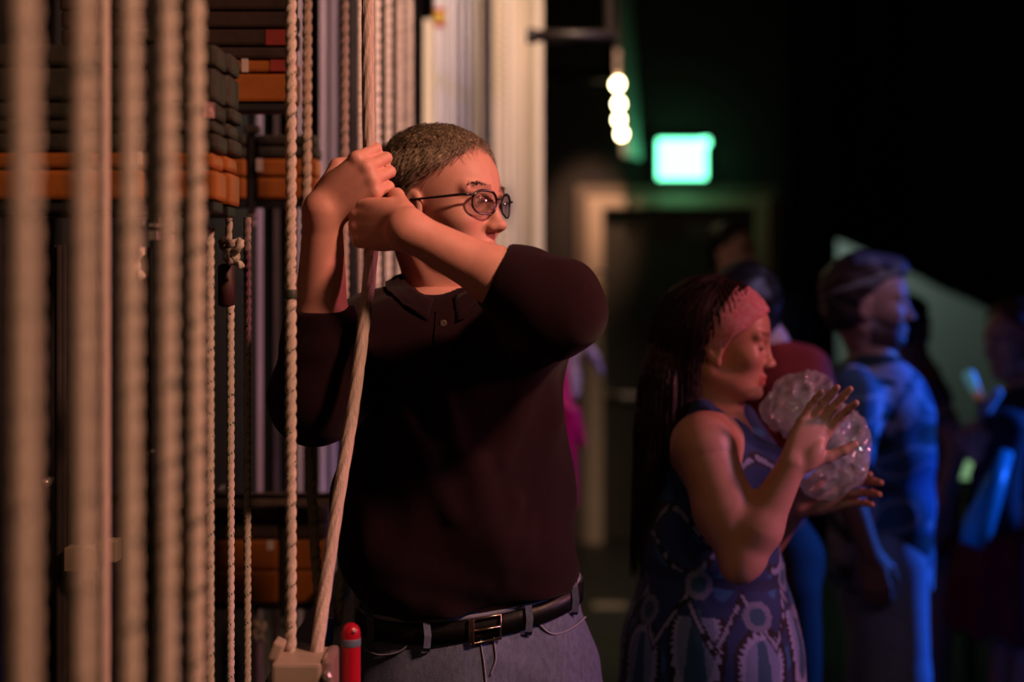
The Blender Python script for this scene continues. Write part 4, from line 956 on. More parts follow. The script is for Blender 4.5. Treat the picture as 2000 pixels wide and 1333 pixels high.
for px in (722, 833, 1032, 1122):
    pts = [bpt(px-2, 0.026, 0.003), bpt(px, 0.021, 0.010), bpt(px+3, 0.0, 0.012), bpt(px+1, -0.020, 0.010), bpt(px-1, -0.027, 0.003)]
    b = MB()
    V = []; F = []
    for p in pts:
        for dx in (-0.0055, 0.0055):
            for dyy in (0, -0.0025): V.append((p.x+dx, p.y+dyy, p.z))
    for i in range(4):
        q = 4*i; F += [(q, q+2, q+6, q+4), (q+1, q+5, q+7, q+3), (q, q+4, q+5, q+1), (q+2, q+3, q+7, q+6)]
    F += [(0, 1, 3, 2), (16, 18, 19, 17)]
    b.add(V, F).build('belt_loop', DENIM2, man)
bk = bpt(938, 0, 0.010); tl = 0.115
b = MB()
x0, x1 = bpt(919, 0, 0.010), bpt(978, 0, 0.010)
b.tube([x0+Vector((0, 0, -0.020)), x1+Vector((0, 0, -0.019)), x1+Vector((0, 0, 0.018)), x0+Vector((0, 0, 0.018))], 0.0024, 8, closed=True)
b.tube([x0+Vector((-0.001, -0.001, -0.0)), x1+Vector((0, -0.002, 0.0))], 0.0018, 8)
b.box((x0.x-0.003, x0.y-0.002, x0.z-0.021), (x0.x+0.006, x0.y+0.002, x0.z+0.019), 0.001)
setparent(b.build('buckle', BRASS, smooth=True), Vector and man) if False else b.build('buckle', BRASS, man, True)
# shoes
for s, hx in ((-1, -0.155), (1, 0.035)):
    F = Fld((hx-0.1, 2.1, 0.0), (hx+0.1, 2.55, 0.12), 0.005); F.rc((hx+s*0.02, 2.44, 0.045), (hx+s*0.035, 2.25, 0.038), 0.044, 0.042, k=0.02).rc((hx+s*0.02, 2.43, 0.06), (hx+s*0.02, 2.43, 0.1), 0.045, 0.045, k=0.02)
    F.cut(lambda X, Y, Z: 0.006-Z); V, Q = F.mesh(); obj_from('shoe', V-vec(*man.location), Q, LEATHER, man)

# ------------------------------------------------------------------ the woman with the pink headband
WYY = 2.68
wo = empty('person', (0.37, WYY, 0)); tag(wo, 'woman with long dark hair, pink headband and blue patterned sleeveless dress holding clear plastic', 'person')
wf = Frame(P(1411, 668, 2.66), (0.965, -0.21, -0.06), (0.03, 0.0, 1), 0.90)
WS = px_slices([(1333+60, 1232, 1545), (1333, 1236, 1542), (1260, 1240, 1545), (1180, 1250, 1535), (1110, 1256, 1522), (1060, 1256, 1516), (1000, 1262, 1512), (930, 1276, 1508), (880, 1290, 1490), (840, 1306, 1462), (810, 1335, 1440)],
               WYY, [.185, .180, .175, .160, .142, .138, .145, .150, .150, .135, .090])
shW = P(1372, 868, 2.53); elW = P(1449, 1090, 2.47); hw = HFrame((0, 0, 0), (0.42, 0.08, 0.90), (0.75, -0.35, -0.35), 0.90, left=False); wrW = vec(*P(1548, 908, 2.46)); hw.o = wrW
hw = HFrame(wrW, (0.52, 0.16, 0.84), (0.82, 0.10, -0.55), 0.86, left=False)
# left hand cradles from below
wrL2 = vec(*P(1556, 985, 2.74)); hl = HFrame(wrL2, (0.92, -0.12, 0.30), (-0.30, -0.15, 0.94), 0.92, left=True)
elW2 = P(1478, 1080, 2.84); shW2 = P(1400, 880, 2.84)
Fa = Fld((0.26, 2.36, 0.97), (0.66, 2.66, 1.36), 0.0028)
Fa.rc(shW, vec(*shW)*0.4+vec(*elW)*0.6, 0.054, 0.051, k=0.02).rc(vec(*shW)*0.4+vec(*elW)*0.6, elW, 0.051, 0.038, k=0.03)
mid = vec(*elW)*0.68+wrW*0.32; Fa.rc(elW, mid, 0.036, 0.040, k=0.02).rc(mid, wrW, 0.040, 0.0235, k=0.02)
Fa.rc(elW, vec(*elW)+vec(-0.01, -0.01, -0.02), 0.030, 0.022, k=0.02)
hand_sdf(Fa, hw, [(22, 18, 10), (16, 14, 8), (14, 14, 10), (10, 16, 12)], spread=0.035, thumb=[(0.02, 0.026, -0.008), (0.050, 0.052, -0.012), (0.078, 0.072, -0.018), (0.100, 0.084, -0.022)])
Fb = Fld((0.44, 2.55, 0.96), (0.76, 2.93, 1.30), 0.003)
Fb.rc(elW2, wrL2, 0.040, 0.024, k=0.02); hand_sdf(Fb, hl, [(25, 25, 15), (20, 25, 15), (20, 25, 15), (15, 25, 15)], spread=0.06)
wc = wf((0, 0, 0)); Fc = Fld(wc-vec(.15, .15, .30), wc+vec(.15, .15, .14), 0.0026); head_sdf(Fc, wf, female=True)
wn = vec(*P(1393, 815, 2.68)); Fc.rc(wf((-0.035, 0, -0.05)), wn, 0.050, 0.050, k=0.025); Fc.rc(wn, wn-vec(-0.005, 0, 0.06), 0.05, 0.08, k=0.03)
Fd = Fld((0.1, 2.4, 0), (0.65, 3.0, 1.32), 0.006)
Fd.tube([(a, b_, c, d*0.90, e*0.90) for a, b_, c, d, e in WS], k=0.02, ztop=WS[-1][2]-0.005, zbot=0.8)
Fd.rc(wn, wn-vec(0, 0, 0.06), 0.048, 0.075, k=0.04)
Fd.rc(shW, shW2, 0.052, 0.052, k=0.06).rc(shW2, elW2, 0.050, 0.038, k=0.03).rc(shW, elW, 0.052, 0.034, k=0.02)
for s in (-1, 1):
    Fd.rc((0.37, WYY+s*0.085, 0.80), (0.385, WYY+s*0.08, 0.44), 0.085, 0.055, k=0.03).rc((0.385, WYY+s*0.08, 0.44), (0.365, WYY+s*0.08, 0.08), 0.054, 0.034, k=0.03).rc((0.365, WYY+s*0.08, 0.05), (0.48, WYY+s*0.09, 0.03), 0.034, 0.026, k=0.02)
Va, Qa = Fa.mesh(); Vb, Qb = Fb.mesh(); Vc, Qc = Fc.mesh(); Vd, Qd = Fd.mesh()
Cc = head_col(Vc, wf, brow=(0.30, 0.2, 0.16), lips=(0.75, 0.30, 0.32), closed=True)
V, Q, C = merge([(Va, Qa, (1, 1, 1)), (Vb, Qb, (1, 1, 1)), (Vc, Qc, Cc), (Vd, Qd, NCOL)])
obj_from('body', V-vec(*wo.location), Q, SKIN_W, wo, C)
# dress
FD = Fld((0.17, 2.43, 0.50), (0.66, 2.93, 1.33), 0.0036)
FD.tube(WS, k=0.02, off=0.004, zbot=WS[0][2]-0.03)
FD.ell((WS[7][0]+0.085, WYY-0.07, WS[7][2]+0.005), (0.06, 0.065, 0.065), k=0.03).ell((WS[7][0]+0.085, WYY+0.07, WS[7][2]+0.005), (0.06, 0.065, 0.065), k=0.03)
FD.rc((WS[1][0]+0.0, WYY, 0.82), (WS[1][0], WYY, 0.52), 0.165, 0.20, k=0.05)
FD.cut(lambda X, Y, Z: 0.55+0.01*np.sin(X*40)-Z)
# straps
FD.rc(P(1335, 860, 2.57), P(1372, 803, 2.60), 0.024, 0.020, k=0.012).rc(P(1372, 803, 2.60), P(1446, 850, 2.60), 0.020, 0.022, k=0.012)
FD.rc(P(1372, 806, 2.78), P(1450, 815, 2.78), 0.020, 0.022, k=0.012).rc(P(1450, 815, 2.78), P(1492, 880, 2.76), 0.022, 0.024, k=0.012)
FD.rc(vec(*shW)+vec(0.010, -0.03, -0.025), vec(*shW)+vec(0.0, 0.012, 0.03), 0.062, 0.050, k=0.006, mode='-')
FD.rc(vec(*shW2)+vec(0.010, 0.03, -0.025), vec(*shW2)+vec(0.0, 0.0, 0.03), 0.060, 0.050, k=0.006, mode='-')
FD.rc(wn+vec(0.03, 0, 0.02), wn+vec(0.105, 0, -0.075), 0.052, 0.020, k=0.008, mode='-')
FD.rc(wn+vec(0, 0, 0.02), wn+vec(0, 0, -0.03), 0.058, 0.062, k=0.008, mode='-')
FD.disp(lambda X, Y, Z: 0.0022*n3((X, Y, Z), 42, 21)+0.003*np.sin(Z*70+8*X)*np.exp(-((Z-1.0)/0.035)**2))
V, Q = FD.mesh(1)
th = np.arctan2(V[:, 1]-WYY, V[:, 0]-0.375); u = th*0.155; z = V[:, 2]
navy = vec(.008, .035, .15); blue = vec(.02, .13, .34); lil = vec(.30, .36, .62); blk = vec(.006, .006, .012); teal = vec(.02, .10, .20)
C = np.tile(navy, (len(V), 1))
def put(m, c): C[m] = c
j1 = n3(V, 260, 31); j2 = n3(V, 90, 33)
put(j2 > 0.55, blue)
W_ = 0.105
ui = (u/W_+0.25); k_ = np.floor(ui); uf = (ui-k_)-0.5            # columns of the scallop ornament
zz = (z-0.86-0.055*(k_ % 2))
# upper bodice: small scattered pale chain lines along curved bands
for (a, b_, cphase) in ((0.05, 1.08, 0.0), (-0.06, 1.03, 2.1), (0.10, 1.17, 1.0)):
    dline = z-b_-0.035*np.sin(u*32+cphase); put((np.abs(dline) < 0.011) & (z > 0.97), blk); put((np.abs(dline) < 0.006) & (j1 > -0.25) & (z > 0.97), lil*0.8)
# waist seam
put((np.abs(z-0.985-0.01*np.sin(u*12)) < 0.010), navy*0.6)
for (z0_, hgt, wd) in ((0.845, 0.16, 0.40), (0.66, 0.15, 0.40)):
    d = np.sqrt((uf/wd)**2+(np.maximum(zz+0.86-z0_, 0)/(hgt*0.35))**2+(np.minimum(zz+0.86-z0_, 0)/(hgt*0.9))**2)
    put((d < 1.16) & (z < z0_+0.08), blk); put((d < 0.94+0.07*np.sin(np.arctan2(zz+0.86-z0_, uf*0.1)*26)) & (z < z0_+0.08), lil); put((d < 0.74) & (z < z0_+0.08), lil*0.55+blue*0.4+0.05*j1[:, None][(d < 0.74) & (z < z0_+0.08)]*0)
    put((np.abs(uf) < 0.10*(1-np.clip((zz+0.86-z0_)*9, -0.6, 1))) & (d < 0.7), teal)
# zig-zag chain above the scallops
zg = 0.915+0.045*np.abs(((u/0.052) % 2)-1)*2-0.045
put((np.abs(z-zg) < 0.013) & (z > 0.85), blk); put((np.abs(z-zg) < 0.007) & (j1 > -0.3) & (z > 0.85), lil*0.85)
d = np.sqrt((uf/0.2)**2+((zz+0.86-0.925)/0.02)**2); put(d < 1.3, lil*0.6); put(d < 0.75, teal)
C = C.clip(0.004, 1)
DRESSM = mat('printed_dress_cotton', (1, 1, 1), 0.8, var=0.15, scale=200, usecol=True, bump=0.2, bscale=900, sheen=0.1)
obj_from('dress', V-vec(*wo.location), Q, DRESSM, wo, C)
# long hair: volume plus strands
HS = px_slices([(1010, 1236, 1296), (930, 1238, 1310), (860, 1242, 1330), (800, 1244, 1352), (740, 1252, 1362), (690, 1262, 1372), (640, 1276, 1392)], 2.70, [.05, .085, .10, .105, .10, .095, .085])
FHW = Fld((0.15, 2.5, 1.02), (0.60, 2.9, 1.56), 0.004)
FHW.ell((-0.030, 0, 0.038), (0.104, 0.088, 0.096), k=0.02, fr=wf); FHW.ell((0.01, 0, 0.05), (0.078, 0.078, 0.075), k=0.02, fr=wf)
FHW.tube(HS, k=0.04)
Rw = wf.R
def kw(X, Y, Z):
    d = [X-wf.o[0], Y-wf.o[1], Z-wf.o[2]]; q = [(d[0]*Rw[0, j]+d[1]*Rw[1, j]+d[2]*Rw[2, j])/wf.s for j in range(3)]
    face = q[0]-(0.016+np.clip(q[2]-0.03, -0.2, 0.06)*0.45)
    return np.where(q[2] > -0.02, face, q[0]-np.clip(-0.022+0.0*q[2], -1, 1))*0.7
FHW.cut(kw)
FHW.disp(lambda X, Y, Z: 0.003*np.sin(150*np.arctan2(Y-2.7, X-0.36)*0.16*3.0+5*Z)+0.0025*n3((X, Y, Z), 70, 12))
Vh, Qh = FHW.mesh()
lv_ = wf.inv(Vh); ok = np.where((lv_[:, 0] < 0.0) & ~((lv_[:, 0] > -0.035) & (lv_[:, 2] < 0.02) & (lv_[:, 2] > -0.1)))[0]; roots = Vh[rng.choice(ok, 3800)]; lw = wf.inv(roots)
n_, m_ = len(roots), 9; paths = np.zeros((n_, m_, 3)); p = roots.copy(); paths[:, 0] = p
cen = np.stack([np.full(n_, 0.345), np.full(n_, 2.69), p[:, 2]], 1)
for i in range(1, m_):
    r_ = p-wf((-0.02, 0, 0.02)); out = p-np.stack([np.interp(p[:, 2], [s_[2] for s_ in sorted(HS, key=lambda q: q[2])], [s_[0] for s_ in sorted(HS, key=lambda q: q[2])]), np.full(n_, 2.70), p[:, 2]], 1); out[:, 2] = 0
    up_ = p[:, 2] > wf.o[2]-0.02
    nr = np.where(up_[:, None], r_, out); nr = nr/(np.linalg.norm(nr, axis=1, keepdims=True)+1e-6)
    g = np.tile(vec(-0.35, 0, -1.0), (n_, 1)); g[~up_] = vec(-0.02, 0, -1.0); g = g+rng.normal(size=g.shape)*0.05
    g -= nr*(g*nr).sum(1, keepdims=True); g /= np.linalg.norm(g, axis=1, keepdims=True)+1e-6
    p = p+g*0.014+nr*0.0003; paths[:, i] = p
pl_ = wf.inv(paths.reshape(-1, 3)).reshape(n_, m_, 3); bad = ((pl_[:, :, 0] > -0.018) & (pl_[:, :, 2] < 0.035)).any(1); paths = paths[~bad]
Vs, Qs = strands(None, paths, 0.0008)
V, Q, _ = merge([(Vh, Qh, NCOL), (Vs, Qs, NCOL)]); obj_from('hair', V-vec(*wo.location), Q, HAIRD, wo)
# headband: crumpled pink bandana wrapped over the crown
V = []; nU, nV = 64, 11
for layer in (0, 1):
    for i in range(nU):
        a = 2*math.pi*i/nU
        for j in range(nV):
            v = j/(nV-1)-0.5
            # ring lies in a slanted plane: front on the forehead / crown, back under the hair
            cx_, cz_ = 0.006, 0.030; rl, rz = 0.1015+0.004*math.sin(7*a+20*v)-0.004*layer, 0.0
            hx = -0.010+math.sin(a)*0.0; w_ = 0.100*(0.50+0.50*abs(math.sin(a)))
            y = math.cos(a)*(0.0835-0.004*layer+0.0012*math.sin(v*34+a*3)); e = math.sin(a)
            # unit direction of the ring plane (from ear up over the front of the crown)
            x = 0.006+e*(0.071+0.0012*math.sin(v*34+a*3)-0.004*layer); z = 0.030+e*(0.079-0.004*layer)
            x += v*w_*0.80*(1 if True else 0); z -= v*w_*0.62
            # pull onto the skull
            q = np.array([x+0.012, y, z-0.032]); r = math.sqrt((q[0]/0.1045)**2+(q[1]/0.0845)**2+(q[2]/0.0930)**2)
            tgt = 1.075+0.018*math.sin(v*30+a*2)+0.012*math.sin(a*9)-0.035*layer
            q = q/r*tgt if r > 1e-3 else q
            V.append(wf((q[0]-0.012, q[1], q[2]+0.032)))
F = []; n = nU*nV
for i in range(nU):
    i2 = (i+1) % nU
    for j in range(nV-1):
        F.append((i*nV+j, i*nV+j+1, i2*nV+j+1, i2*nV+j)); F.append((n+i*nV+j, n+i2*nV+j, n+i2*nV+j+1, n+i*nV+j+1))
    for j in (0, nV-1): F.append((i*nV+j, i2*nV+j, n+i2*nV+j, n+i*nV+j))
b = MB(); b.add(V, F)
PINK = mat('pink_bandana', (0.62, 0.17, 0.22), 0.8, var=0.0, scale=110, c2=(0.66, 0.38, 0.42))
b.build('headband', PINK, wo, True)
# crumpled clear plastic in her hands
pb = empty('plastic_bundle', P(1600, 860, 2.60)); tag(pb, 'crumpled clear plastic bundle held in both hands by the woman', 'plastic')
FP = Fld((0.43, 2.48, 1.08), (0.68, 2.72, 1.38), 0.0036)
FP.ell(P(1568, 792, 2.60), (0.068, 0.062, 0.062), k=0.02).ell(P(1630, 870, 2.60), (0.062, 0.056, 0.072), k=0.03).ell(P(1618, 920, 2.60), (0.058, 0.05, 0.05), k=0.03).ell(P(1520, 800, 2.60), (0.03, 0.03, 0.022), k=0.02)
FP.disp(lambda X, Y, Z: 0.011*np.abs(n3((X, Y, Z), 80, 41))+0.007*np.abs(n3((X, Y, Z), 170, 43))-0.008)
V, Q = FP.mesh()
PL = mat('clear_crinkled_plastic', (0.70, 0.74, 0.80), 0.12, trans=0.0, alpha=0.34, var=0.05, bump=1.0, bscale=45, spec=1.0, coat=0.6)
FP2 = Fld((0.43, 2.48, 1.08), (0.68, 2.72, 1.38), 0.005); 
obj_from('bag_film', V-vec(*pb.location), Q, PL, pb, smooth=False)
o = None
for (px, py, r) in ((1556, 800, 0.028), (1612, 850, 0.030), (1634, 905, 0.028), (1585, 880, 0.024)):
    c = P(px, py, 2.60); q = MB().lathe((c.x, c.y, c.z), [(r*0.25, -r*1.5), (r*0.9, -r*1.35), (r, -r*0.8), (r*0.9, -r*0.3), (r, 0.2*r), (r, r*0.8), (r*0.4, r*1.35), (r*0.35, r*1.6)], 18)
    R_ = Matrix.Rotation(rng.uniform(-0.9, 0.9), 3, 'Y'); q.V = [R_ @ (Vector(v)-c)+c for v in q.V]; q.build('crumpled_cup', mat('clear_cup_plastic', (0.8, 0.85, 0.9), 0.1, alpha=0.35, spec=1.0), pb, True)

# ------------------------------------------------------------------ background people, built with one routine
def figure(name_label, Y, headc, fwd, hs, rows, ry, skinm, hairm, topm, legm, arms=(), legs=True, beard=None, sleeve=0.55, skirt=None, h=0.006, hz=None, long_hair=False, shirt_col=None, topbot=None, hair_off=0.012, vneck=False):
    root = empty('person', ((headc[0]-1000)/FPX*Y, Y, 0)); tag(root, name_label, 'person'); o0 = vec(*root.location)
    fr = Frame(P(headc[0], headc[1], Y), fwd, (0, 0, 1), hs)
    S = px_slices(rows, Y, ry); S_ = sorted(S, key=lambda q: q[2]); zt = S_[-1][2]; zb = S_[0][2]
    nbk = vec(S_[-1][0], Y, zt)
    hc = fr((0, 0, 0)); Fh = Fld(hc-vec(.17, .17, .28), hc+vec(.17, .17, .16), max(0.0035, h*0.65)); head_sdf(Fh, fr)
    Fh.rc(fr((-0.03, 0, -0.05)), nbk, 0.056*hs, 0.058*hs, k=0.025)
    xs = [s_[0] for s_ in S]+[p.x for a in arms for p in a[:3]]; ys = [p.y for a in arms for p in a[:3]]+[Y]
    lo = vec(min(xs)-0.32, min(ys)-0.32, 0.0); hi = vec(max(xs)+0.32, max(ys)+0.32, zt+0.1)
    Fb_ = Fld(lo, hi, h*1.2); Fb_.tube([(a, b_, c, d*0.86, e*0.86) for a, b_, c, d, e in S], k=0.02); Fb_.rc(nbk, nbk-vec(0, 0, 0.05), 0.058*hs, 0.09, k=0.03)
    hx, hzz = S_[0][0], max(zb, 0.80)
    for s in (-1, 1):
        Fb_.rc((hx, Y+s*0.09, hzz), (hx+0.02, Y+s*0.10, 0.47), 0.085, 0.055, k=0.03).rc((hx+0.02, Y+s*0.10, 0.47), (hx-0.02, Y+s*0.11, 0.08), 0.054, 0.036, k=0.02).rc((hx-0.02, Y+s*0.11, 0.05), (hx+0.12, Y+s*0.12, 0.03), 0.034, 0.028, k=0.02)
    hands = []
    for (sh, el, wr, xd, td, left, curl) in arms:
        Fb_.rc(sh, el, 0.050, 0.042, k=0.03).rc(el, wr, 0.040, 0.027, k=0.02)
        hfm = HFrame(vec(*wr), xd, td, 0.98, left=left); fh = Fld(vec(*wr)-0.22, vec(*wr)+0.22, 0.004); fh.rc(wr, vec(*wr)-(vec(*wr)-vec(*el))*0.2, 0.027, 0.03, k=0.01)
        hand_sdf(fh, hfm, [curl]*4, spread=0.05); v_, q_ = fh.mesh(); hands.append((v_, q_, NCOL))
    Vh_, Qh_ = Fh.mesh(); Vb_, Qb_ = Fb_.mesh()
    V, Q, C = merge([(Vh_, Qh_, head_col(Vh_, fr, beard=beard)), (Vb_, Qb_, NCOL)]+hands)
    obj_from('body', V-o0, Q, skinm, root, C)
    if hairm:
        def kp(x, y, z):
            return np.maximum(np.where(z > 0, x-(0.058+np.clip(z-0.07, -0.1, 0)*1.2), x+0.015), (-0.22 if long_hair else -0.07)-z)*0.7
        ex = (lambda F_: F_.rc(fr((-0.06, 0, 0.0)), fr((-0.075, 0, -0.16)), 0.075, 0.06, k=0.03)) if long_hair else None
        c = fr((0, 0, 0)); F_ = hair_cap(fr, hair_off, kp, 0.005, ex); F_.disp(lambda X, Y_, Z: 0.004*n3((X, Y_, Z), 120, 6)); v_, q_ = F_.mesh(); obj_from('hair', v_-o0, q_, hairm, root)
    Ft = Fld(lo, hi, h); Ft.tube(S, k=0.02, off=0.006, zbot=topbot)
    for (sh, el, wr, *_r) in arms:
        e2 = vec(*sh)*(1-sleeve)+vec(*el)*sleeve if sleeve <= 1 else vec(*el)
        Ft.rc(sh, e2, 0.066, 0.070, k=0.05)
        if sleeve > 1: Ft.rc(el, vec(*el)*(2-sleeve)+vec(*wr)*(sleeve-1), 0.062, 0.05, k=0.03)
        else: Ft.rc(e2+(e2-vec(*sh))*0.03, e2+(e2-vec(*sh))*0.6, 0.085, 0.085, k=0.004, mode='-', flat=True)
    Ft.rc(nbk+vec(0.01, 0, 0.04), nbk+vec(0.02, 0, -0.03), 0.062, 0.055, k=0.006, mode='-')
    if vneck: Ft.rc(nbk+vec(0.03, 0, 0.03), nbk+vec(0.17, -0.01, -0.17), 0.062, 0.015, k=0.006, mode='-')
    Ft.disp(lambda X, Y_, Z: 0.004*n3((X, Y_, Z), 38, 9)+0.003*np.sin(30*X+12*Z))
    v_, q_ = Ft.mesh(1); cc = shirt_col(v_) if shirt_col else None
    obj_from('shirt' if not skirt else 'top', v_-o0, q_, topm, root, cc)
    Fl_ = Fld((S_[0][0]-0.32, Y-0.36, 0.0), (S_[0][0]+0.34, Y+0.36, zb+0.25), h)
    if skirt:
        Fl_.tube([(S_[0][0], Y, skirt[0], skirt[2]*1.25, 0.24), (S_[0][0], Y, skirt[0]+0.2, skirt[2]*1.1, 0.21), (S_[0][0], Y, skirt[1], skirt[2]*0.8, 0.16)], k=0.0)
        Fl_.disp(lambda X, Y_, Z: 0.010*np.sin(np.arctan2(Y_-Y, X-S_[0][0])*11)*np.clip((skirt[1]-Z)*3, 0, 1)); nm = 'skirt'
    else:
        Fl_.ell((S_[0][0], Y, max(0.84, zb)), (0.13, 0.175, 0.14), k=0.03)
        for s in (-1, 1):
            Fl_.rc((hx, Y+s*0.09, hzz-0.02), (hx+0.02, Y+s*0.10, 0.47), 0.105, 0.082, k=0.02).rc((hx+0.02, Y+s*0.10, 0.47), (hx-0.02, Y+s*0.11, 0.06), 0.082, 0.075, k=0.03)
        Fl_.cut(lambda X, Y_, Z: 0.04-Z); Fl_.disp(lambda X, Y_, Z: 0.006*n3((X, Y_, Z), 34, 19)); nm = 'trousers'
    v_, q_ = Fl_.mesh(); obj_from(nm, v_-o0, q_, legm, root)
    return root, fr, S
# bearded man in the blue patterned shirt
YT = 3.9
def hawaiian(v):
    a = n3(v, 26, 51); b_ = n3(v*np.array([1, 1, 2.2]), 30, 53); g = n3(v, 120, 55)
    C = np.tile(vec(.07, .14, .22), (len(v), 1)); C[a+0.4*g > 0.35] = vec(.55, .52, .62); C[b_ > 0.40] = vec(.015, .04, .04); C[(a < -0.5)] = vec(.04, .12, .30); C[(np.abs(b_+0.3) < 0.12)] = vec(.42, .42, .50)
    return C
HAW = mat('hawaiian_shirt_print', (1, 1, 1), 0.75, var=0.1, scale=100, usecol=True)
LJEAN = mat('light_jeans', (0.42, 0.46, 0.56), 0.85, var=0.2, scale=60)
arms = [(P(1664, 765, 3.70), P(1648, 945, 3.64), P(1700, 1085, 3.66), (0.2, 0.1, -0.95), (1, 0, 0), False, (25, 25, 15)),
        (P(1748, 765, 4.10), P(1735, 940, 4.14), P(1760, 1080, 4.12), (0.2, 0.1, -0.95), (1, 0, 0), True, (25, 25, 15))]
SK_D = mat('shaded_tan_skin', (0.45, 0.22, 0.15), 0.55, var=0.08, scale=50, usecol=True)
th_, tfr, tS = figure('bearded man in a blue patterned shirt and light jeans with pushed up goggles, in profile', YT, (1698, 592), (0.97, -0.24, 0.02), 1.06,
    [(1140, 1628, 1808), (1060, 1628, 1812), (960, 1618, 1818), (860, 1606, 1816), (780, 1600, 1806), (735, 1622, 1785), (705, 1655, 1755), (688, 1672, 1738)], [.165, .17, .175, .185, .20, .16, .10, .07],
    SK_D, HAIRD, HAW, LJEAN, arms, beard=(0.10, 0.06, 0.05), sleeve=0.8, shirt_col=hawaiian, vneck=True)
# goggles / cap band on his forehead
gg = empty('goggles', tfr((0.02, 0, 0.06))); gg.parent = th_; gg.location = Vector(tfr((0.02, 0, 0.06)))-th_.location; gwv = Vector(tfr((0.02, 0, 0.06)))
b = MB()
b.tube([tfr((-0.012+0.108*math.sin(a), 0.086*math.cos(a), 0.052+0.034*math.sin(a)+0.0)) for a in np.linspace(0, 2*math.pi, 40)[:-1]], 0.008, 8, closed=True)
o = b.build('goggle_strap', mat('pale_elastic_strap', (0.22, 0.21, 0.18), 0.7), smooth=True); o.parent = gg; o.location = -gwv
F_ = Fld(tfr((0.05, 0, 0.09))-0.11, tfr((0.05, 0, 0.09))+0.11, 0.005)
F_.ell((0.056, 0, 0.088), (0.045, 0.068, 0.034), k=0.01, fr=tfr); F_.ell((-0.01, 0, 0.10), (0.07, 0.07, 0.035), k=0.02, fr=tfr); v_, q_ = F_.mesh(); o = obj_from('goggle_mask', v_-vec(*gwv), q_, mat('blue_grey_mask', (0.07, 0.08, 0.15), 0.5), gg)
# person with bare arm behind him
PURP = mat('muted_violet_cloth', (0.20, 0.08, 0.16), 0.8, var=0.2); DRED = mat('dark_red_cloth', (0.22, 0.015, 0.03), 0.85, var=0.25)
figure('person with a bare arm and dark red skirt standing behind the bearded man', 5.1, (1768, 640), (0.9, 0.4, 0), 0.95,
    [(1100, 1770, 1862), (1000, 1770, 1858), (900, 1765, 1850), (810, 1762, 1850), (765, 1770, 1845), (735, 1785, 1830)], [.15, .15, .16, .17, .13, .08],
    SKIN_W, HAIRK, PURP, DRED, [(P(1812, 770, 4.92), P(1872, 868, 4.86), P(1842, 985, 4.82), (-0.3, 0, -0.95), (0.9, 0, -0.2), False, (20, 20, 10))], sleeve=0.30, skirt=(0.60, 0.78, 0.14), h=0.008)
# person in red behind the woman
REDC = mat('red_cloth', (0.36, 0.022, 0.006), 0.85, var=0.4, scale=12); NAVY = mat('dark_olive_cloth', (0.022, 0.022, 0.014), 0.85)
figure('black haired person in a red top standing behind the woman with the headband', 3.55, (1458, 612), (0.25, 0.95, 0), 0.92,
    [(1200, 1440, 1570), (1000, 1440, 1570), (860, 1430, 1590), (780, 1425, 1600), (725, 1440, 1585), (695, 1460, 1540), (672, 1475, 1525)], [.14, .13, .14, .15, .13, .09, .065],
    SKIN_W, HAIRK, REDC, NAVY, [(P(1572, 725, 3.5), P(1600, 860, 3.4), P(1560, 950, 3.3), (-0.8, -0.3, 0.3), (0, 0, 1), False, (30, 30, 20)), (P(1452, 725, 3.6), P(1430, 860, 3.6), P(1480, 950, 3.45), (0.8, -0.3, 0.3), (0, 0, 1), True, (30, 30, 20))], sleeve=1.4, h=0.007, hair_off=0.02)
# far person by the door
figure('dim far person in a blue grey shirt standing in front of the dark door', 6.3, (1432, 495), (0.7, -0.7, 0), 1.05,
    [(760, 1412, 1560), (700, 1412, 1570), (640, 1414, 1582), (600, 1425, 1572), (575, 1440, 1530), (558, 1450, 1500)], [.14, .15, .17, .14, .10, .07],
    SKIN_W, HAIRK, mat('blue_grey_cloth', (0.09, 0.13, 0.26), 0.85), BLACKC, [(P(1558, 612, 6.3), P(1572, 720, 6.3), P(1560, 800, 6.2), (0, -0.2, -1), (-1, 0, 0), True, (20, 20, 15)), (P(1432, 612, 6.3), P(1418, 720, 6.3), P(1430, 800, 6.2), (0, -0.2, -1), (1, 0, 0), False, (20, 20, 15))], sleeve=0.9, h=0.009)
# person at the right edge
edge_, _f, _s = figure('person in dark clothes with auburn hair and a cyan sleeve at the right edge', 4.6, (1985, 665), (-0.9, -0.3, -0.1), 1.05,
    [(1150, 1915, 2050), (1000, 1925, 2060), (880, 1930, 2065), (820, 1930, 2070), (780, 1950, 2055), (750, 1975, 2030)], [.17, .17, .19, .19, .13, .08],
    SKIN_W, mat('auburn_hair', (0.16, 0.045, 0.03), 0.6), mat('very_dark_cloth', (0.015, 0.016, 0.03), 0.85), mat('crimson_cloth', (0.20, 0.008, 0.012), 0.85),
    [(P(1965, 840, 4.40), P(1945, 1000, 4.36), P(1922, 905, 4.38), (-0.1, -0.1, 0.95), (-0.8, 0, 0.2), False, (60, 70, 30))], sleeve=1.7, skirt=(0.42, 0.80, 0.17), h=0.008, long_hair=True)
o = MB().tube([P(1966, 885, 4.30), P(1940, 955, 4.24), P(1910, 1030, 4.20), P(1896, 1066, 4.20)], [0.020, 0.034, 0.046, 0.034], 16).build('satin_scarf', mat('cyan_satin', (0.02, 0.42, 0.50), 0.4), edge_, True); o['label'] = 'cyan satin scarf'
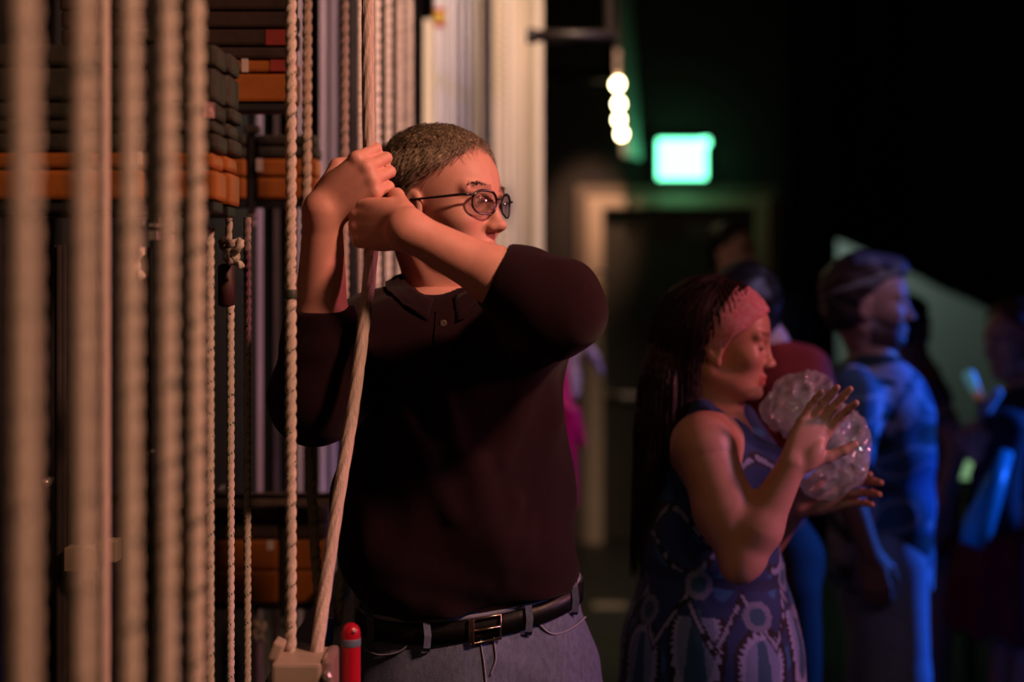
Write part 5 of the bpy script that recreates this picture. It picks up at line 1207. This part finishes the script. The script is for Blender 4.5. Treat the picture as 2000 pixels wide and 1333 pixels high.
# props table with small bright things at right
tb = empty('prop_table', P(1930, 1160, 5.6)); tag(tb, 'black prop table at the right edge behind the cyan cloth', 'table')
a = P(1930, 930, 5.6)
MB().box((a.x-0.14, 5.45, a.z-0.03), (a.x+0.45, 5.95, a.z), 0.004).build('table_top', BLACKC, tb)
for (dx, yy) in ((-0.12, 5.48), (0.40, 5.48), (-0.12, 5.9), (0.40, 5.9)): MB().box((a.x+dx, yy, 0), (a.x+dx+0.03, yy+0.03, a.z-0.03)).build('leg', BLACKST, tb)
c0, c1 = P(1873, 929, 5.5), P(1938, 897, 5.5)
MB_ = MB().box((c0.x, 5.48, a.z+0.001), (c1.x, 5.56, a.z+0.001+c1.z-c0.z), 0.006); tag(MB_.build('green_lit_box', mat('green_box_glow', (0.3, 0.5, 0.3), 0.4, emis=(0.42, 0.80, 0.40), estr=0.42)), 'small box on the prop table, its green light put in as glow', 'box')  # green light on the box is put in as emission
c = P(1948, 905, 5.5); tag(MB().lathe((c.x, c.y, a.z+0.001), [(0.018, 0), (0.022, 0.01), (0.022, 0.05), (0.012, 0.07), (0.010, 0.085)], 16).build('bottle', mat('pale_green_glass', (0.30, 0.48, 0.38), 0.2), smooth=True), 'small pale bottle beside the green glowing box', 'bottle')
# paper fan near the right edge; brightness of two blades put in as glow
fa = empty('paper_fan', P(1925, 840, 4.4)); tag(fa, 'multicoloured paper fan with two faintly glowing blades held up near the right edge', 'fan')
for (p0, p1, r, mm, nm) in [((1893, 735), (1906, 762), 0.020, mat('glowing_cyan_paper', (0.45, 0.85, 0.80), 0.6, emis=(0.3, 0.8, 0.7), estr=0.12), 'cyan_blade'), ((1903, 755), (1912, 775), 0.017, mat('glowing_orange_paper', (0.85, 0.32, 0.15), 0.6, emis=(0.9, 0.3, 0.12), estr=0.1), 'orange_blade'), ((1925, 800), (1948, 768), 0.020, mat('white_paper', (0.65, 0.75, 0.78), 0.6), 'white_blade')]:
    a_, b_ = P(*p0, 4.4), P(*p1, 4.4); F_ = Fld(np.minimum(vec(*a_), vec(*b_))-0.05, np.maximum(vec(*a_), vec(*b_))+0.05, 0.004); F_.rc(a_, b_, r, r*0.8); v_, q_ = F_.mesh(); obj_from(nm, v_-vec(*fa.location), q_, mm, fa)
MB().tube([P(1912, 775, 4.4), P(1916, 830, 4.4), P(1912, 870, 4.4)], [0.010, 0.012, 0.014], 10).build('fan_handle', mat('tan_fan_handle', (0.35, 0.28, 0.2), 0.6), fa, True)
# costume on a hanger behind the rigger
cs = empty('hanging_costume', P(1120, 800, 4.6)); tag(cs, 'magenta costume on a hanger glimpsed behind the elbow of the man', 'costume')
MB().tube([P(1176, 548, 4.6), P(1188, 536, 4.6), P(1174, 528, 4.6), P(1158, 536, 4.6), P(1150, 560, 4.6), P(1130, 610, 4.6)], 0.004, 8).build('hanger_hook', BLACKST, cs, True)
F_ = Fld((0.02, 4.4, 0.75), (0.32, 4.8, 1.5), 0.006)
Sx = px_slices([(985, 1040, 1128), (900, 1040, 1132), (830, 1040, 1130), (760, 1040, 1112), (700, 1045, 1102), (660, 1055, 1092)], 4.6, [.05, .05, .05, .05, .045, .03]); F_.tube(Sx, k=0)
F_.rc(P(1122, 800, 4.56), P(1136, 870, 4.56), 0.02, 0.012, k=0.02); F_.disp(lambda X, Y_, Z: 0.006*np.sin(X*110+Z*9)); v_, q_ = F_.mesh()
obj_from('garment', v_-vec(*cs.location), q_, mat('magenta_satin', (0.62, 0.008, 0.20), 0.4), cs)
F_ = Fld((0.1, 4.3, 1.1), (0.45, 4.8, 1.5), 0.005); F_.rc(P(1148, 680, 4.55), P(1162, 700, 4.55), 0.014, 0.018, k=0.01).rc(P(1162, 700, 4.55), P(1176, 728, 4.55), 0.012, 0.008, k=0.01).rc(P(1122, 690, 4.6), P(1120, 770, 4.6), 0.03, 0.02, k=0.01); F_.disp(lambda X, Y_, Z: 0.003*n3((X, Y_, Z), 150, 3)); v_, q_ = F_.mesh()
obj_from('lilac_sash', v_-vec(*cs.location), q_, mat('lilac_cloth', (0.45, 0.38, 0.55), 0.7), cs)
MB().tube([P(1108, 560, 4.62), P(1108, 1450, 4.62)], 0.012, 12).build('stand_pole', BLACKST, cs, True)
MB().lathe((P(1108, 0, 4.62).x, 4.62, 0), [(0.16, 0), (0.16, 0.015), (0.05, 0.025), (0.014, 0.05)], 24).build('stand_base', BLACKST, cs, True)
